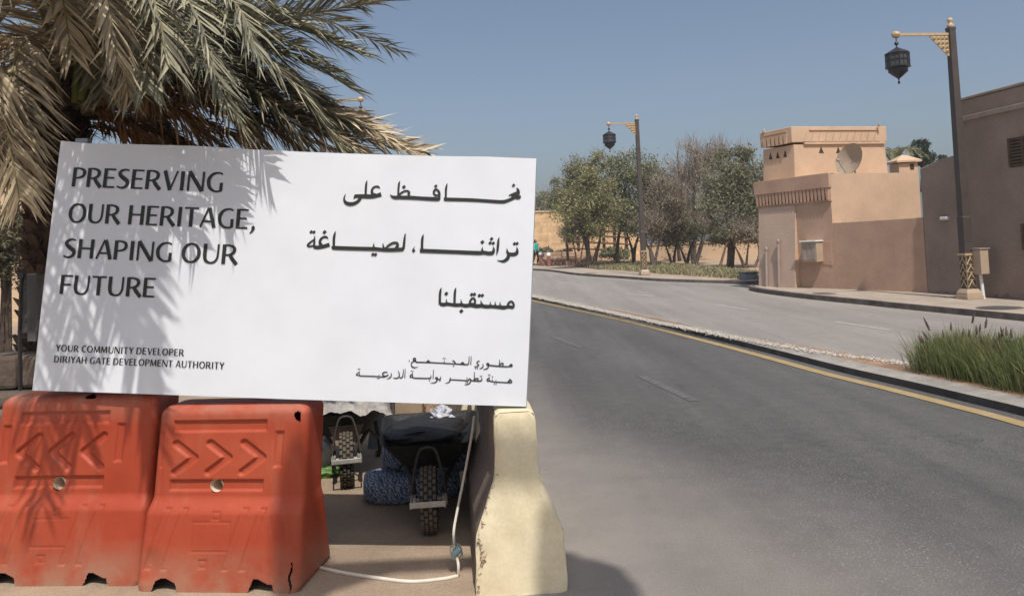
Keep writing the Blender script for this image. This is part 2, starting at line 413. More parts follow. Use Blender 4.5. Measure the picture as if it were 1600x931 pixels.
# ------------------------------------------------------------------ mesh builder
class MB:
    def __init__(s): s.v, s.f, s.mi = [], [], []
    def add(s, vs, fs, mi=0):
        o = len(s.v)
        s.v += [tuple(v) for v in vs]
        s.f += [tuple(i + o for i in f) for f in fs]
        s.mi += [mi] * len(fs)
    def box(s, c, size, rot=None, mi=0, taper=1.0):
        a, b, h = size[0] / 2, size[1] / 2, size[2] / 2
        vs = [Vector((x * a * (taper if z > 0 else 1), y * b * (taper if z > 0 else 1), z * h)) for z in (-1, 1) for y in (-1, 1) for x in (-1, 1)]
        if rot is not None: vs = [rot @ v for v in vs]
        s.add([v + Vector(c) for v in vs], [(0, 2, 3, 1), (4, 5, 7, 6), (0, 1, 5, 4), (2, 6, 7, 3), (0, 4, 6, 2), (1, 3, 7, 5)], mi)
    def tube(s, path, rad, n=8, mi=0, cap=True):
        P = [Vector(p) for p in path]
        if not hasattr(rad, '__len__'): rad = [rad] * len(P)
        elif len(rad) != len(P):
            rad = [np.interp(i / (len(P) - 1), np.linspace(0, 1, len(rad)), rad) for i in range(len(P))]
        vs, fs = [], []
        up = None
        for i, p in enumerate(P):
            d = (P[min(i + 1, len(P) - 1)] - P[max(i - 1, 0)])
            if d.length < 1e-9: d = Vector((0, 0, 1))
            d.normalize()
            if up is None: up = d.orthogonal().normalized()
            up = (up - d * up.dot(d))
            if up.length < 1e-6: up = d.orthogonal()
            up.normalize()
            q = d.cross(up)
            for k in range(n):
                a = 2 * math.pi * k / n
                vs.append(p + (up * math.cos(a) + q * math.sin(a)) * rad[i])
        for i in range(len(P) - 1):
            for k in range(n):
                k2 = (k + 1) % n
                fs.append((i * n + k, i * n + k2, (i + 1) * n + k2, (i + 1) * n + k))
        if cap:
            fs.append(tuple(reversed(range(n)))); fs.append(tuple((len(P) - 1) * n + k for k in range(n)))
        s.add(vs, fs, mi)
    def lathe(s, prof, n=24, c=(0, 0, 0), rot=None, mi=0, ph=0.0, cap=True):
        vs, fs = [], []
        for r, z in prof:
            for k in range(n):
                a = 2 * math.pi * (k + ph) / n
                v = Vector((r * math.cos(a), r * math.sin(a), z))
                if rot is not None: v = rot @ v
                vs.append(v + Vector(c))
        for i in range(len(prof) - 1):
            for k in range(n):
                k2 = (k + 1) % n
                fs.append((i * n + k, i * n + k2, (i + 1) * n + k2, (i + 1) * n + k))
        if cap:
            fs.append(tuple(reversed(range(n)))); fs.append(tuple((len(prof) - 1) * n + k for k in range(n)))
        s.add(vs, fs, mi)
    def prism(s, poly, o, ux, uy, un, d, mi=0):
        """poly in (u,v); front at o, extruded along un by d"""
        o, ux, uy, un = Vector(o), Vector(ux), Vector(uy), Vector(un)
        a = [o + ux * p[0] + uy * p[1] for p in poly]
        b = [q + un * d for q in a]
        n = len(poly)
        s.add(a + b, [tuple(range(n)), tuple(reversed(range(n, 2 * n)))] + [(i, (i + n), (i + 1) % n + n, (i + 1) % n) for i in range(n)], mi)
    def strip(s, A, B, mi=0):
        n = len(A)
        s.add(list(A) + list(B), [(i, i + 1, n + i + 1, n + i) for i in range(n - 1)], mi)
    def build(s, name, mats, parent=None, smooth=False, bevel=0.0, local=False, sharp=None):
        me = bpy.data.meshes.new(name)
        off = Vector((0, 0, 0))
        if parent is not None and not local: off = ROOT.get(parent.name, Vector((0, 0, 0)))
        if isinstance(parent, bpy.types.Object) and parent.name not in ROOT and not local:
            p = parent
            while p is not None and p.name not in ROOT: p = p.parent
            if p is not None: off = ROOT[p.name]
        me.from_pydata([(x - off.x, y - off.y, z - off.z) for x, y, z in s.v], [], s.f)
        for m in (mats if isinstance(mats, (list, tuple)) else [mats]):
            me.materials.append(M[m] if isinstance(m, str) else m)
        if any(s.mi): me.polygons.foreach_set('material_index', s.mi)
        if smooth: me.polygons.foreach_set('use_smooth', [True] * len(s.f))
        me.update()
        if sharp is not None: me.set_sharp_from_angle(angle=R(sharp))
        o = bpy.data.objects.new(name, me)
        COL.objects.link(o)
        if parent is not None: o.parent = parent
        if bevel:
            b = o.modifiers.new('edge', 'BEVEL'); b.width = bevel; b.segments = 2; b.limit_method = 'ANGLE'; b.angle_limit = R(40)
        return o

ROOT = {}
def tag(o, label, cat, group=None, kind=None):
    if label: o['label'] = label
    if cat: o['category'] = cat
    if group: o['group'] = group
    if kind: o['kind'] = kind
    return o
def thing(name, label, cat, loc=(0, 0, 0), group=None):
    o = bpy.data.objects.new(name, None)
    o.empty_display_size = .2
    COL.objects.link(o)
    o.location = Vector(loc)
    ROOT[o.name] = Vector(loc)
    return tag(o, label, cat, group)
def struct(o):
    o['kind'] = 'structure'; return o
def stuff(o, label, cat):
    o['kind'] = 'stuff'; o['label'] = label; o['category'] = cat; return o
def kids(o): return [c for c in bpy.data.objects if c.parent == o]
def copy_tree(o, parent=None):
    c = o.copy(); COL.objects.link(c)
    c.parent = parent
    for ch in kids(o): copy_tree(ch, c)
    return c
def hull_noise(p, s, a):
    return a * (math.sin(p[0] * s * 1.7 + 1.3) * math.sin(p[1] * s * 2.1 + .4) + .6 * math.sin(p[2] * s * 2.9 + p[0] * s * 3.1))

# ================================================================== GROUND AND ROADS
def terrain():
    ys = [-60, -30, -10, -4] + [i * 1.0 for i in range(0, 60, 2)] + [60, 70, 80, 120, 200, 400]
    xs = [-400, -150, -60, -30, -15, -8, -4, 0, 4, 8, 15, 30, 60, 150, 400]
    b = MB()
    vs = [(x, y, zr(y) - .03) for y in ys for x in xs]
    n = len(xs)
    b.add(vs, [(j * n + i, j * n + i + 1, (j + 1) * n + i + 1, (j + 1) * n + i) for j in range(len(ys) - 1) for i in range(n - 1)])
    return struct(b.build('ground', 'sand'))
terrain()

def dens(pts, n=6): return catmull(pts, n)
yl_px = [(830, 468), (900, 483), (1000, 505), (1100, 530), (1200, 556), (1300, 583), (1400, 607), (1500, 632), (1600, 658)]
yl = [gp(x, y) for x, y in yl_px]
far = yl[0]
yl = [Vector((-9.5, 46, 0)), Vector((-4.2, 36, 0)), Vector((-1.3, 29, 0))] + yl + [Vector((4.30, 5.0, 0)), Vector((4.38, 2, 0)), Vector((4.4, -6, 0))]
YL = dens(yl, 6)
def offs(path, d):
    out = []
    for i, p in enumerate(path):
        t = path[min(i + 1, len(path) - 1)] - path[max(i - 1, 0)]
        t.z = 0; t.normalize()
        out.append(Vector((p.x - t.y * d, p.y + t.x * d, 0)))
    return out
def lay(path, dz): return [Vector((p.x, p.y, zr(p.y) + dz)) for p in path]
# travelling from far to near, +d is towards the right carriageway
EDGE = offs(YL, .12)
def road(name, A, B, mname, dz, n=14, dustf=None):
    b = MB(); k = len(A)
    vs, fs, du = [], [], []
    for i in range(k):
        for j in range(n + 1):
            p = A[i].lerp(B[i], j / n)
            vs.append((p.x, p.y, zr(p.y) + dz)); du.append(dustf(p) if dustf else 0.0)
    for i in range(k - 1):
        for j in range(n):
            fs.append((i * (n + 1) + j, i * (n + 1) + j + 1, (i + 1) * (n + 1) + j + 1, (i + 1) * (n + 1) + j))
    b.add(vs, fs)
    o = b.build(name, mname)
    at_ = o.data.attributes.new('dust', 'FLOAT', 'POINT'); at_.data.foreach_set('value', du)
    return struct(o)
def dust_near(p):
    e = -.05 - .12 * max(0, p.y - 3.6)
    return max(0.0, 1 - max(0, p.x - e) / (1.3 + .55 * max(0, 7 - p.y))) ** 1.2 * .85
road('road', offs(YL, .10), offs(YL, -8.5), 'road', .0, 40, dust_near)

# raised strip between the carriageways
med_r_px = [(832, 458.5), (900, 472), (1000, 493), (1100, 512.5), (1200, 531), (1300, 547), (1390, 561), (1430, 567)]
MR = [gp(x, y, .1) for x, y in med_r_px]
MR = [Vector((-9.0, 46.6, 0)), Vector((-3.7, 36.6, 0)), Vector((-.8, 29.6, 0))] + MR + [Vector((6.1, 8.0, 0)), Vector((6.6, 6, 0)), Vector((7, 2, 0)), Vector((7.2, -6, 0))]
MR = dens(MR, 8)
def resample(path, n):
    L = [0]
    for a, c in zip(path, path[1:]): L.append(L[-1] + (c - a).length)
    out = []
    for i in range(n):
        d = L[-1] * i / (n - 1); k = 0
        while k < len(L) - 2 and L[k + 1] < d: k += 1
        t = (d - L[k]) / max(1e-9, L[k + 1] - L[k])
        out.append(path[k].lerp(path[k + 1], min(1, t)))
    return out
def match_y(path, ref):
    """points of path at the same y as ref"""
    P = sorted([(p.y, p.x) for p in path]); ys = [a for a, _ in P]; xs = [c for _, c in P]
    return [Vector((float(np.interp(p.y, ys, xs)), p.y, 0)) for p in ref]
KL = EDGE
MRm = match_y(MR, KL)
b = MB()
k1, k2 = lay(KL, .0), lay(KL, .078)
b.strip(lay(KL, -.05), k2)
s1 = struct(b.build('median_kerb_face', 'kerbblack'))
b = MB(); inner = offs(YL, .37)
b.strip(k2, lay(inner, .1)); 
struct(b.build('median_kerb', 'kerb'))
b = MB(); b.strip(lay(inner, .096), lay(MRm, .096)); b.strip(lay(MRm, .096), lay(MRm, -.05))
struct(b.build('median_strip', 'soil'))
b = MB(); b.strip(lay(offs(YL, -.16), .006), lay(offs(YL, -.02), .006))
b.strip(lay(offs(YL, -.02), .004), lay(offs(YL, .115), .004), 1)
struct(b.build('yellow_line', ['yline', 'road']))

# far carriageway
kr_px = [(1172, 454), (1200, 459.5), (1250, 466), (1300, 471.5), (1350, 476.5), (1400, 482), (1450, 487), (1530, 495), (1600, 502)]
KR = [gp(x, y) for x, y in kr_px]
kf_px = [(832, 422.5), (900, 430), (960, 434.5), (1020, 439), (1080, 441.5), (1130, 443), (1165, 444.5)]
KF = [gp(x, y) for x, y in kf_px]
fr = [Vector((-9.5, 58, 0)), Vector((-4, 52, 0))] + KF + KR[1:] + [Vector((9.3, 10.5, 0)), Vector((9.7, 6, 0)), Vector((9.9, -6, 0))]
FR = dens(fr, 6)
ref = resample(MR, 60)
def nearest_right(p):
    ys = [q.y for q in FR]; xs = [q.x for q in FR]
    o = np.argsort(ys)
    return Vector((float(np.interp(p.y, np.array(ys)[o], np.array(xs)[o])), p.y, 0))
A_ = [Vector((p.x - .05, p.y, 0)) for p in ref]
B_ = [nearest_right(p) + Vector((.35, 0, 0)) for p in ref]
B_ = [Vector((max(q.x, a.x + 2.5), q.y, 0)) for q, a in zip(B_, A_)]
road('far_carriageway', A_, B_, 'oldroad', .001, 20, lambda p: max(0, 1 - abs(p.x - nearest_right(p).x) / .8) * .6)
# side street between the two pavements
b = MB()
c0, c1 = KF[-1], KR[0]
b.add([Vector((p.x, p.y, zr(p.y) + .0)) for p in (c0 + Vector((-1.5, 0, 0)), c1 + Vector((-1.5, -.2, 0)), c1 + Vector((9, 4.5, 0)), c0 + Vector((8, 5.0, 0)))], [(0, 1, 2, 3)])
struct(b.build('side_street', 'oldroad'))

def pavement(name, K, outer, h=.12, facemat='kerbdark'):
    kk = dens(K, 6)
    oo = resample(dens(outer, 6), len(kk))
    b = MB()
    b.strip(lay(kk, -.05), lay(kk, h))
    inn = [p + (q - p).normalized() * .16 for p, q in zip(kk, oo)]
    b.strip(lay(kk, h), lay(inn, h + .003), 1)
    struct(b.build(name + '_kerb', [facemat, 'kerbdark' if facemat == 'kerbdark' else 'kerb']))
    b = MB(); mid = [p.lerp(q, .5) for p, q in zip(inn, oo)]
    b.strip(lay(inn, h), lay(mid, h)); b.strip(lay(mid, h), lay(oo, h))
    struct(b.build(name, 'pave'))
wall_foot = [gp(1186, 442, .1), gp(1245, 443, .1), gp(1450, 458, .1), gp(1600, 470, .1)]
K2 = [KR[0] + Vector((1.2, 1.6, 0)), KR[0] + Vector((.35, .75, 0))] + KR + [Vector((9.3, 10.5, 0)), Vector((9.7, 6, 0)), Vector((9.9, -6, 0))]
O2 = [Vector((10.4, 27.5, 0)), Vector((11.5, 24, 0)), Vector((12.2, 20, 0)), Vector((12.5, 14, 0)), Vector((13.5, 8, 0)), Vector((14, -6, 0))]
pavement('pavement', K2, O2)
K3 = [Vector((-9.5, 58, 0)), Vector((-4, 52, 0))] + KF + [KF[-1] + Vector((1.0, .35, 0)), KF[-1] + Vector((5, 2.5, 0))]
O3 = [Vector((-9, 63, 0)), Vector((-2.5, 55.5, 0))] + [gp(x, y, .1) for x, y in [(850, 411), (920, 419), (1000, 426), (1080, 432), (1150, 436), (1185, 437)]] + [KF[-1] + Vector((5, 5, 0))]
pavement('far_pavement', K3, O3, .1)

# left hand ground, dusty concrete under the barriers
b = MB()
lx = [Vector((-.05, -6, 0)), Vector((-.05, 2, 0)), Vector((-.06, 4, 0)), Vector((-.12, 6, 0)), Vector((-.6, 9, 0)), Vector((-2.3, 16, 0)), Vector((-6, 26, 0))]
lx = dens(lx, 5)
b.strip(lay([Vector((-14, p.y, 0)) for p in lx], .005), lay(lx, .005))
struct(b.build('dusty_pavement', 'dusty'))

# painted lane dashes
def dash(name, pts_near, pts_far, wdt, m):
    b = MB()
    for (x0, y0, x1, y1) in pts_near:
        a, c = gp(x0, y0), gp(x1, y1)
        t = (c - a).normalized(); n_ = Vector((-t.y, t.x, 0)) * wdt / 2
        b.add([Vector((p.x, p.y, zr(p.y) + .0045)) for p in (a - n_, c - n_, c + n_, a + n_)], [(0, 1, 2, 3)])
    return struct(b.build(name, m))
dash('lane_marking', [(862, 526, 908, 543), (1003, 588, 1086, 627), (838, 487, 858, 487.5)], None, .11, 'wline')
dash('far_lane_marking', [(1305, 503, 1393, 516), (1120, 476, 1170, 484), (978, 458.5, 1022, 463), (874, 441, 893, 443), (900, 444, 909, 445)], None, .11, 'wline2')

# small stones along the median
def pebbles():
    b = MB(); r = random.Random(3)
    path = resample([gp(x, y, .1) for x, y in [(832, 462), (900, 477), (1000, 498), (1100, 518), (1200, 537), (1300, 553), (1400, 566), (1425, 571)]], 400)
    for i in range(5200):
        p = path[r.randrange(400)]
        p = Vector((p.x + r.gauss(0, .07), p.y + r.uniform(-.05, .05), 0))
        s = r.uniform(.007, .019)
        z = zr(p.y) + .1 + s * .3
        vs = [Vector((p.x + s * a * r.uniform(.7, 1.2), p.y + s * c * r.uniform(.7, 1.2), z + s * d * .7)) for a, c, d in ((1, 0, 0), (0, 1, 0), (-1, 0, 0), (0, -1, 0), (0, 0, 1), (0, 0, -1))]
        b.add(vs, [(0, 1, 4), (1, 2, 4), (2, 3, 4), (3, 0, 4), (1, 0, 5), (2, 1, 5), (3, 2, 5), (0, 3, 5)])
    stuff(b.build('gravel', 'pebble'), 'narrow band of pale pebbles along the median between the carriageways', 'gravel')
pebbles()

# ================================================================== THE SIGN
PA, PB_, PT = at(50, 610, 4.0), at(822, 635, 3.715), at(838, 248, 3.815)
U = (PB_ - PA).normalized()
Nn = U.cross(PT - PB_).normalized()
if Nn.y > 0: Nn = -Nn
V = Nn.cross(U)
if V.z < 0: V = -V
SO = PA
def on_sign(x, y, lift=0.0):
    d = ray(x, y)
    t = (SO - CAM).dot(Nn) / d.dot(Nn)
    return CAM + d * t + Nn * lift
def uv_sign(x, y):
    p = on_sign(x, y) - SO
    return p.dot(U), p.dot(V)

def wave(u, v):
    return .8 * (.0022 * math.sin(u * 46 + 2 * math.sin(u * 13)) * math.exp(-v * 11) + .0028 * math.sin(u * 7 + v * 4) + .0012 * math.sin(u * 23 - v * 9) + .0015 * math.sin(u * 31 + v * 3) * math.exp(-(1 - v) * 12))
SW_, SH_ = uv_sign(830, 445)[0], uv_sign(470, 232)[1]
def wave_uv(x, y): return wave(x / SW_, 1 - y / SH_)
billboard = thing('billboard', 'large white bilingual billboard leaning above the red plastic barriers', 'billboard', (SO.x + 1.1, SO.y + .3, 0))
def build_sign():
    top = [(95, 220), (130, 224), (200, 225.5), (300, 228), (380, 233), (500, 238.5), (640, 243), (760, 245), (838, 248)]
    bot = [(50, 610), (160, 613), (300, 618), (440, 623), (600, 628), (720, 632), (822, 635)]
    lef = [(95, 220), (84, 315), (72, 420), (60, 522), (50, 610)]
    rig = [(838, 248), (834.5, 345), (830.5, 445), (826.5, 540), (822, 635)]
    def it(c, t): 
        q = [Vector((x, y, 0)) for x, y in c]; return resample(q, 101)[int(round(t * 100))]
    nu, nv = 60, 30
    b = MB(); vs = []
    for j in range(nv + 1):
        for i in range(nu + 1):
            u, v = i / nu, j / nv
            T, B = it(top, u), it(bot, u); L_, R_ = it(lef, v), it(rig, v)
            c00, c10, c01, c11 = Vector((*top[0], 0)), Vector((*top[-1], 0)), Vector((*bot[0], 0)), Vector((*bot[-1], 0))
            p = T * (1 - v) + B * v + L_ * (1 - u) + R_ * u - (c00 * (1 - u) * (1 - v) + c10 * u * (1 - v) + c01 * (1 - u) * v + c11 * u * v)
            wv = wave(u, v)
            vs.append(on_sign(p.x, p.y, wv))
    fs = [(j * (nu + 1) + i, (j + 1) * (nu + 1) + i, (j + 1) * (nu + 1) + i + 1, j * (nu + 1) + i + 1) for j in range(nv) for i in range(nu)]
    ring = [i for i in range(nu + 1)] + [j * (nu + 1) + nu for j in range(1, nv + 1)] + [nv * (nu + 1) + i for i in range(nu - 1, -1, -1)] + [j * (nu + 1) for j in range(nv - 1, 0, -1)]
    n0 = len(vs)
    vs += [Vector(vs[k]) - Nn * .045 for k in ring]
    m = len(ring)
    for k in range(m): fs.append((ring[k], ring[(k + 1) % m], n0 + (k + 1) % m, n0 + k))
    fs.append(tuple(n0 + k for k in range(m)))
    b.add(vs, fs)
    b.build('panel', 'sign', billboard, smooth=True, sharp=35)
    # posts behind the barriers that carry the panel
    axes = Matrix((U, V, Nn)).transposed()
    hv = (Vector(uv_sign(95, 220))).y; hr_ = Vector(uv_sign(822, 247)).y
    for u_, hh, low in ((.10, hv + .025, 1), (uv_sign(818, 440)[0] - .06, hr_ + .02, 0)):
        b = MB(); b.box(SO + U * u_ + V * (hh / 2 + .02) - Nn * .075, (.07, hh - .04, .04), axes)
        if low: b.tube([SO + U * u_ + V * .09 - Nn * .1, SO + U * u_ + V * .09 - Nn * 1.0, Vector((SO.x + .1, SO.y + 1.15, 0))], .025, 8)
        b.build('post', 'steel', billboard)
    b = MB()
    for v in (.15, .6, 1.0):
        p, q = SO + V * v - Nn * .105, SO + U * (uv_sign(812, 500)[0] - .08) + V * v - Nn * .105
        b.tube([p + U * .05, q], .014, 6)
    b.build('back_rail', 'steel', billboard)
build_sign()

# ---- lettering: pen strokes with a width at every point, laid flat on the panel
LAYER = [0]
def stroke2d(mb, pts, smooth=True, n=6):
    """pts: (u, v, w) in metres on the panel"""
    if smooth and len(pts) > 2: P = catmull([Vector(p) for p in pts], n)
    else: P = [Vector(p) for p in pts]
    LAYER[0] = (LAYER[0] + 1) % 12
    lift = .0028 + LAYER[0] * .00012
    A, B = [], []
    for i, p in enumerate(P):
        t = P[min(i + 1, len(P) - 1)] - P[max(i - 1, 0)]
        t = Vector((t.x, t.y)); 
        if t.length < 1e-9: t = Vector((1, 0))
        t.normalize(); nn = Vector((-t.y, t.x)) * max(p.z, 1e-4) / 2
        lf = lift + wave_uv(p.x, p.y)
        A.append(SO + U * (p.x + nn.x) + V * (p.y + nn.y) + Nn * lf)
        B.append(SO + U * (p.x - nn.x) + V * (p.y - nn.y) + Nn * lf)
    mb.strip(B, A)
GL = {}
def glyphs():
    T, t = .175, .085
    h = t / 2
    GL['P'] = (.60, [[(.10, 0, T), (.10, 1, T)], 'c', [(.10, 1 - h, t), (.30, 1 - h, t), (.48, .88, .13), (.53, .73, .165), (.47, .56, .13), (.28, .47, t), (.10, .47, t)]])
    GL['R'] = (.68, GL['P'][1] + [[(.33, .50, .14), (.44, .30, T), (.66, .0, T)]])
    GL['E'] = (.56, [[(.10, 0, T), (.10, 1, T)], [(.10, h, t), (.53, h, t)], [(.10, 1 - h, t), (.53, 1 - h, t)], [(.10, .52, t), (.48, .52, t)]])
    GL['F'] = (.54, [[(.10, 0, T), (.10, 1, T)], [(.10, 1 - h, t), (.54, 1 - h, t)], [(.10, .50, t), (.49, .50, t)]])
    GL['S'] = (.56, ['c', [(.50, .93, .07), (.35, .97, .085), (.17, .90, .13), (.10, .74, .16), (.24, .56, .19), (.43, .40, .19), (.47, .22, .16), (.36, .06, .12), (.20, .03, .09), (.03, .09, .08)]])
    GL['V'] = (.66, [[(.08, 1, T), (.36, 0, T)], [(.63, 1, t), (.36, 0, t)]])
    GL['I'] = (.30, [[(.15, 0, T), (.15, 1, T)]])
    GL['N'] = (.76, [[(.07, 0, t + .02), (.07, 1, t + .02)], [(.08, 1, T), (.66, 0, T)], [(.69, 0, t + .02), (.69, 1, t + .02)]])
    GL['G'] = (.76, ['c', [(.68, .90, .08), (.52, .97, .08), (.28, .90, .12), (.13, .68, .16), (.11, .45, .17), (.18, .20, .15), (.36, .04, .1), (.54, .03, .09), (.68, .08, .1)], [(.65, .05, T * .85), (.65, .47, T * .85)]])
    GL['O'] = (.84, ['c', [(.42, .97, t), (.24, .90, .13), (.12, .70, .16), (.095, .5, T), (.12, .30, .16), (.24, .10, .13), (.42, .03, t), (.60, .10, .13), (.72, .30, .16), (.745, .5, T), (.72, .70, .16), (.60, .90, .13), (.42, .97, t)]])
    GL['U'] = (.76, ['c', [(.11, 1, T), (.11, .75, T), (.11, .40, T), (.17, .14, .15), (.36, .035, .09), (.54, .10, .1), (.64, .30, .1), (.66, .6, .1), (.66, 1, .1)]])
    GL['H'] = (.76, [[(.11, 0, T), (.11, 1, T)], [(.64, 0, T), (.64, 1, T)], [(.1, .52, t), (.65, .52, t)]])
    GL['T'] = (.64, [[(.0, 1 - h, t), (.62, 1 - h, t)], [(.31, 0, T), (.31, 1, T)]])
    GL['A'] = (.72, [[(.05, 0, t + .01), (.36, 1, t + .01)], [(.40, 1, T), (.66, 0, T)], [(.14, .31, t), (.56, .31, t)]])
    GL[','] = (.26, ['c', [(.13, .14, .12), (.18, .06, .16), (.14, -.10, .1), (.05, -.22, .05)]])
    GL['Y'] = (.62, [[(.05, 1, T), (.31, .45, T)], [(.57, 1, .12), (.31, .45, .12)], [(.31, 0, T), (.31, .48, T)]])
    GL['C'] = (.66, ['c', [(.62, .90, .1), (.46, .96, .1), (.26, .90, .13), (.13, .68, .16), (.11, .45, .17), (.18, .20, .15), (.36, .04, .11), (.50, .04, .1), (.62, .09, .1)]])
    GL['M'] = (.92, [[(.08, 0, .13), (.14, 1, .13)], [(.14, 1, .15), (.45, .08, .15)], [(.77, 1, .12), (.45, .08, .12)], [(.77, 1, T), (.83, 0, T)]])
    GL['D'] = (.74, [[(.10, 0, T), (.10, 1, T)], 'c', [(.10, 1 - h, t), (.30, 1 - h, t), (.52, .88, .13), (.64, .62, .165), (.64, .38, .165), (.52, .12, .13), (.30, h, t), (.10, h, t)]])
    GL['L'] = (.52, [[(.10, 0, T), (.10, 1, T)], [(.10, h, t), (.50, h, t)]])
glyphs()
def text_line(mb, s, p0, p1, cap_px, wmul=1.0, gap=.05):
    """baseline from pixel p0 to p1, cap height measured at pixel cap_px above p0"""
    a = Vector(uv_sign(*p0)); e = Vector(uv_sign(*p1)); c = Vector(uv_sign(*cap_px))
    d = (e - a); L_ = d.length; d.normalize(); up = Vector((-d.y, d.x)); H = (c - a).dot(up)
    tot = sum((.30 if ch == ' ' else GL[ch][0] + gap) for ch in s) - gap
    sx = L_ / tot
    x = 0
    for ch in s:
        if ch == ' ': x += .30; continue
        adv, items = GL[ch]; cur = False
        for itx in items:
            if itx == 'c': cur = True; continue
            pts = [a + d * ((x + px) * sx) + up * (py * H) for px, py, _ in itx]
            stroke2d(mb, [(q.x, q.y, wv * (sx + H) / 2 * wmul) for q, (_, _, wv) in zip(pts, itx)], smooth=cur)
            cur = False
        x += adv + gap
for args in (('PRESERVING', (111.5, 291.8), (349, 300.6), (115.3, 262)), ('OUR HERITAGE,', (105.8, 347.6), (398.5, 358.2), (109, 317.8)),
             ('SHAPING OUR', (98.6, 402.5), (370, 413.3), (102.5, 372.8)), ('FUTURE', (92.8, 459.2), (242, 464.8), (96.3, 429.5))):
    b = MB(); text_line(b, *args); b.build('english_headline', 'ink', billboard)
for args in (('YOUR COMMUNITY DEVELOPER', (87.3, 548.4), (287, 555.9), (88.6, 538.2), 1.05, .10), ('DIRIYAH GATE DEVELOPMENT AUTHORITY', (84.2, 565.8), (350.5, 576.4), (85.6, 555.6), 1.05, .10)):
    b = MB(); text_line(b, *args); b.build('english_small_print', 'ink', billboard)

PXM = (Vector(uv_sign(600, 400)) - Vector(uv_sign(500, 400))).length / 100
def tr(mb, o, s, strokes, dots=(), wm=1.0):
    for st in strokes:
        q = []
        for x, y, wd in st:
            u, v = uv_sign(o[0] + x / s, o[1] + y / s); q.append((u, v, wd / s * PXM * wm))
        stroke2d(mb, q, smooth=len(q) > 2)
    for x, y, r in dots:
        c = Vector(uv_sign(o[0] + x / s, o[1] + y / s)); r = r / s * PXM * 1.15
        LAYER[0] = (LAYER[0] + 1) % 12
        lift = .0028 + LAYER[0] * .00012 + wave_uv(c.x, c.y)
        mb.add([SO + U * (c.x + dx * r) + V * (c.y + dy * r) + Nn * lift for dx, dy in ((1, .1), (.1, 1), (-1, -.1), (-.1, -1))], [(0, 1, 2, 3)])
b = MB()
tr(b, (680, 270), 10.667, [
    [(205, 175, 4), (190, 225, 30), (180, 290, 36), (178, 430, 34)],
    [(165, 438, 50), (185, 443, 56), (600, 455, 54), (1000, 482, 54), (1130, 486, 56), (1200, 470, 52), (1290, 432, 50), (1345, 400, 50)],
    [(1270, 405, 60), (1340, 405, 70), (1400, 410, 60), (1428, 385, 10)],
    [(1228, 384, 14), (1290, 362, 34), (1360, 340, 46), (1385, 330, 40)],
    [(1358, 252, 6), (1375, 280, 38), (1388, 320, 50), (1370, 370, 70), (1330, 410, 60)]], [(1308, 213, 26)])
tr(b, (460, 250), 3.724, [
    [(838, 236, 10), (843, 215, 14), (843, 192, 14), (834, 176, 12), (820, 173, 12), (811, 188, 12), (818, 203, 11), (838, 208, 11)],
    [(846, 205, 8), (842, 226, 16), (825, 229, 19), (760, 226, 18.5), (690, 221, 18), (660, 219, 19)]], [(823, 153, 9.5)])
tr(b, (530, 270), 10.667, [
    [(1015, 138, 4), (1000, 180, 30), (992, 250, 34), (985, 395, 32)],
    [(985, 385, 30), (1040, 335, 30), (1100, 305, 30), (1150, 310, 34), (1170, 340, 36), (1150, 380, 40)],
    [(1620, 436, 56), (1400, 428, 56), (1180, 415, 60), (1000, 412, 56), (930, 412, 54), (885, 398, 36), (850, 364, 6)],
    [(682, 264, 6), (655, 238, 34), (610, 232, 34), (565, 258, 36), (545, 310, 42), (562, 358, 50), (610, 375, 56)],
    [(702, 360, 74), (640, 380, 62), (560, 395, 66), (470, 395, 70), (400, 392, 66), (310, 388, 56), (262, 392, 60)],
    [(470, 125, 4), (455, 175, 30), (447, 250, 38), (440, 390, 38)],
    [(275, 380, 50), (258, 410, 30), (240, 432, 8)],
    [(380, 385, 40), (350, 430, 50), (310, 480, 50), (240, 515, 56), (170, 520, 60), (110, 497, 52), (82, 445, 32), (92, 390, 18), (110, 350, 4)]], [(1080, 238, 30)])
tr(b, (640, 350), 8.889, [
    [(1490, 318, 4), (1496, 360, 30), (1488, 405, 46), (1440, 423, 48), (1375, 418, 46)],
    [(1355, 340, 5), (1358, 385, 30), (1376, 425, 42), (1362, 478, 46), (1310, 515, 36), (1262, 514, 20), (1212, 503, 4)],
    [(1248, 183, 4), (1235, 235, 28), (1224, 350, 32), (1208, 436, 4)],
    [(1163, 312, 4), (1170, 355, 30), (1155, 400, 48), (1100, 408, 50), (1040, 398, 48), (1000, 400, 50), (940, 402, 52), (600, 388, 50), (185, 372, 52), (165, 368, 46)],
    [(1014, 318, 4), (1010, 365, 28), (1030, 400, 36)],
    [(198, 143, 4), (184, 190, 32), (177, 260, 36), (177, 380, 34)],
    [(78, 315, 3), (54, 345, 12), (45, 372, 16)]], [(1458, 275, 22), (1494, 273, 22), (1140, 207, 23), (1120, 264, 22), (1163, 268, 22), (1012, 252, 25), (60, 372, 22)])
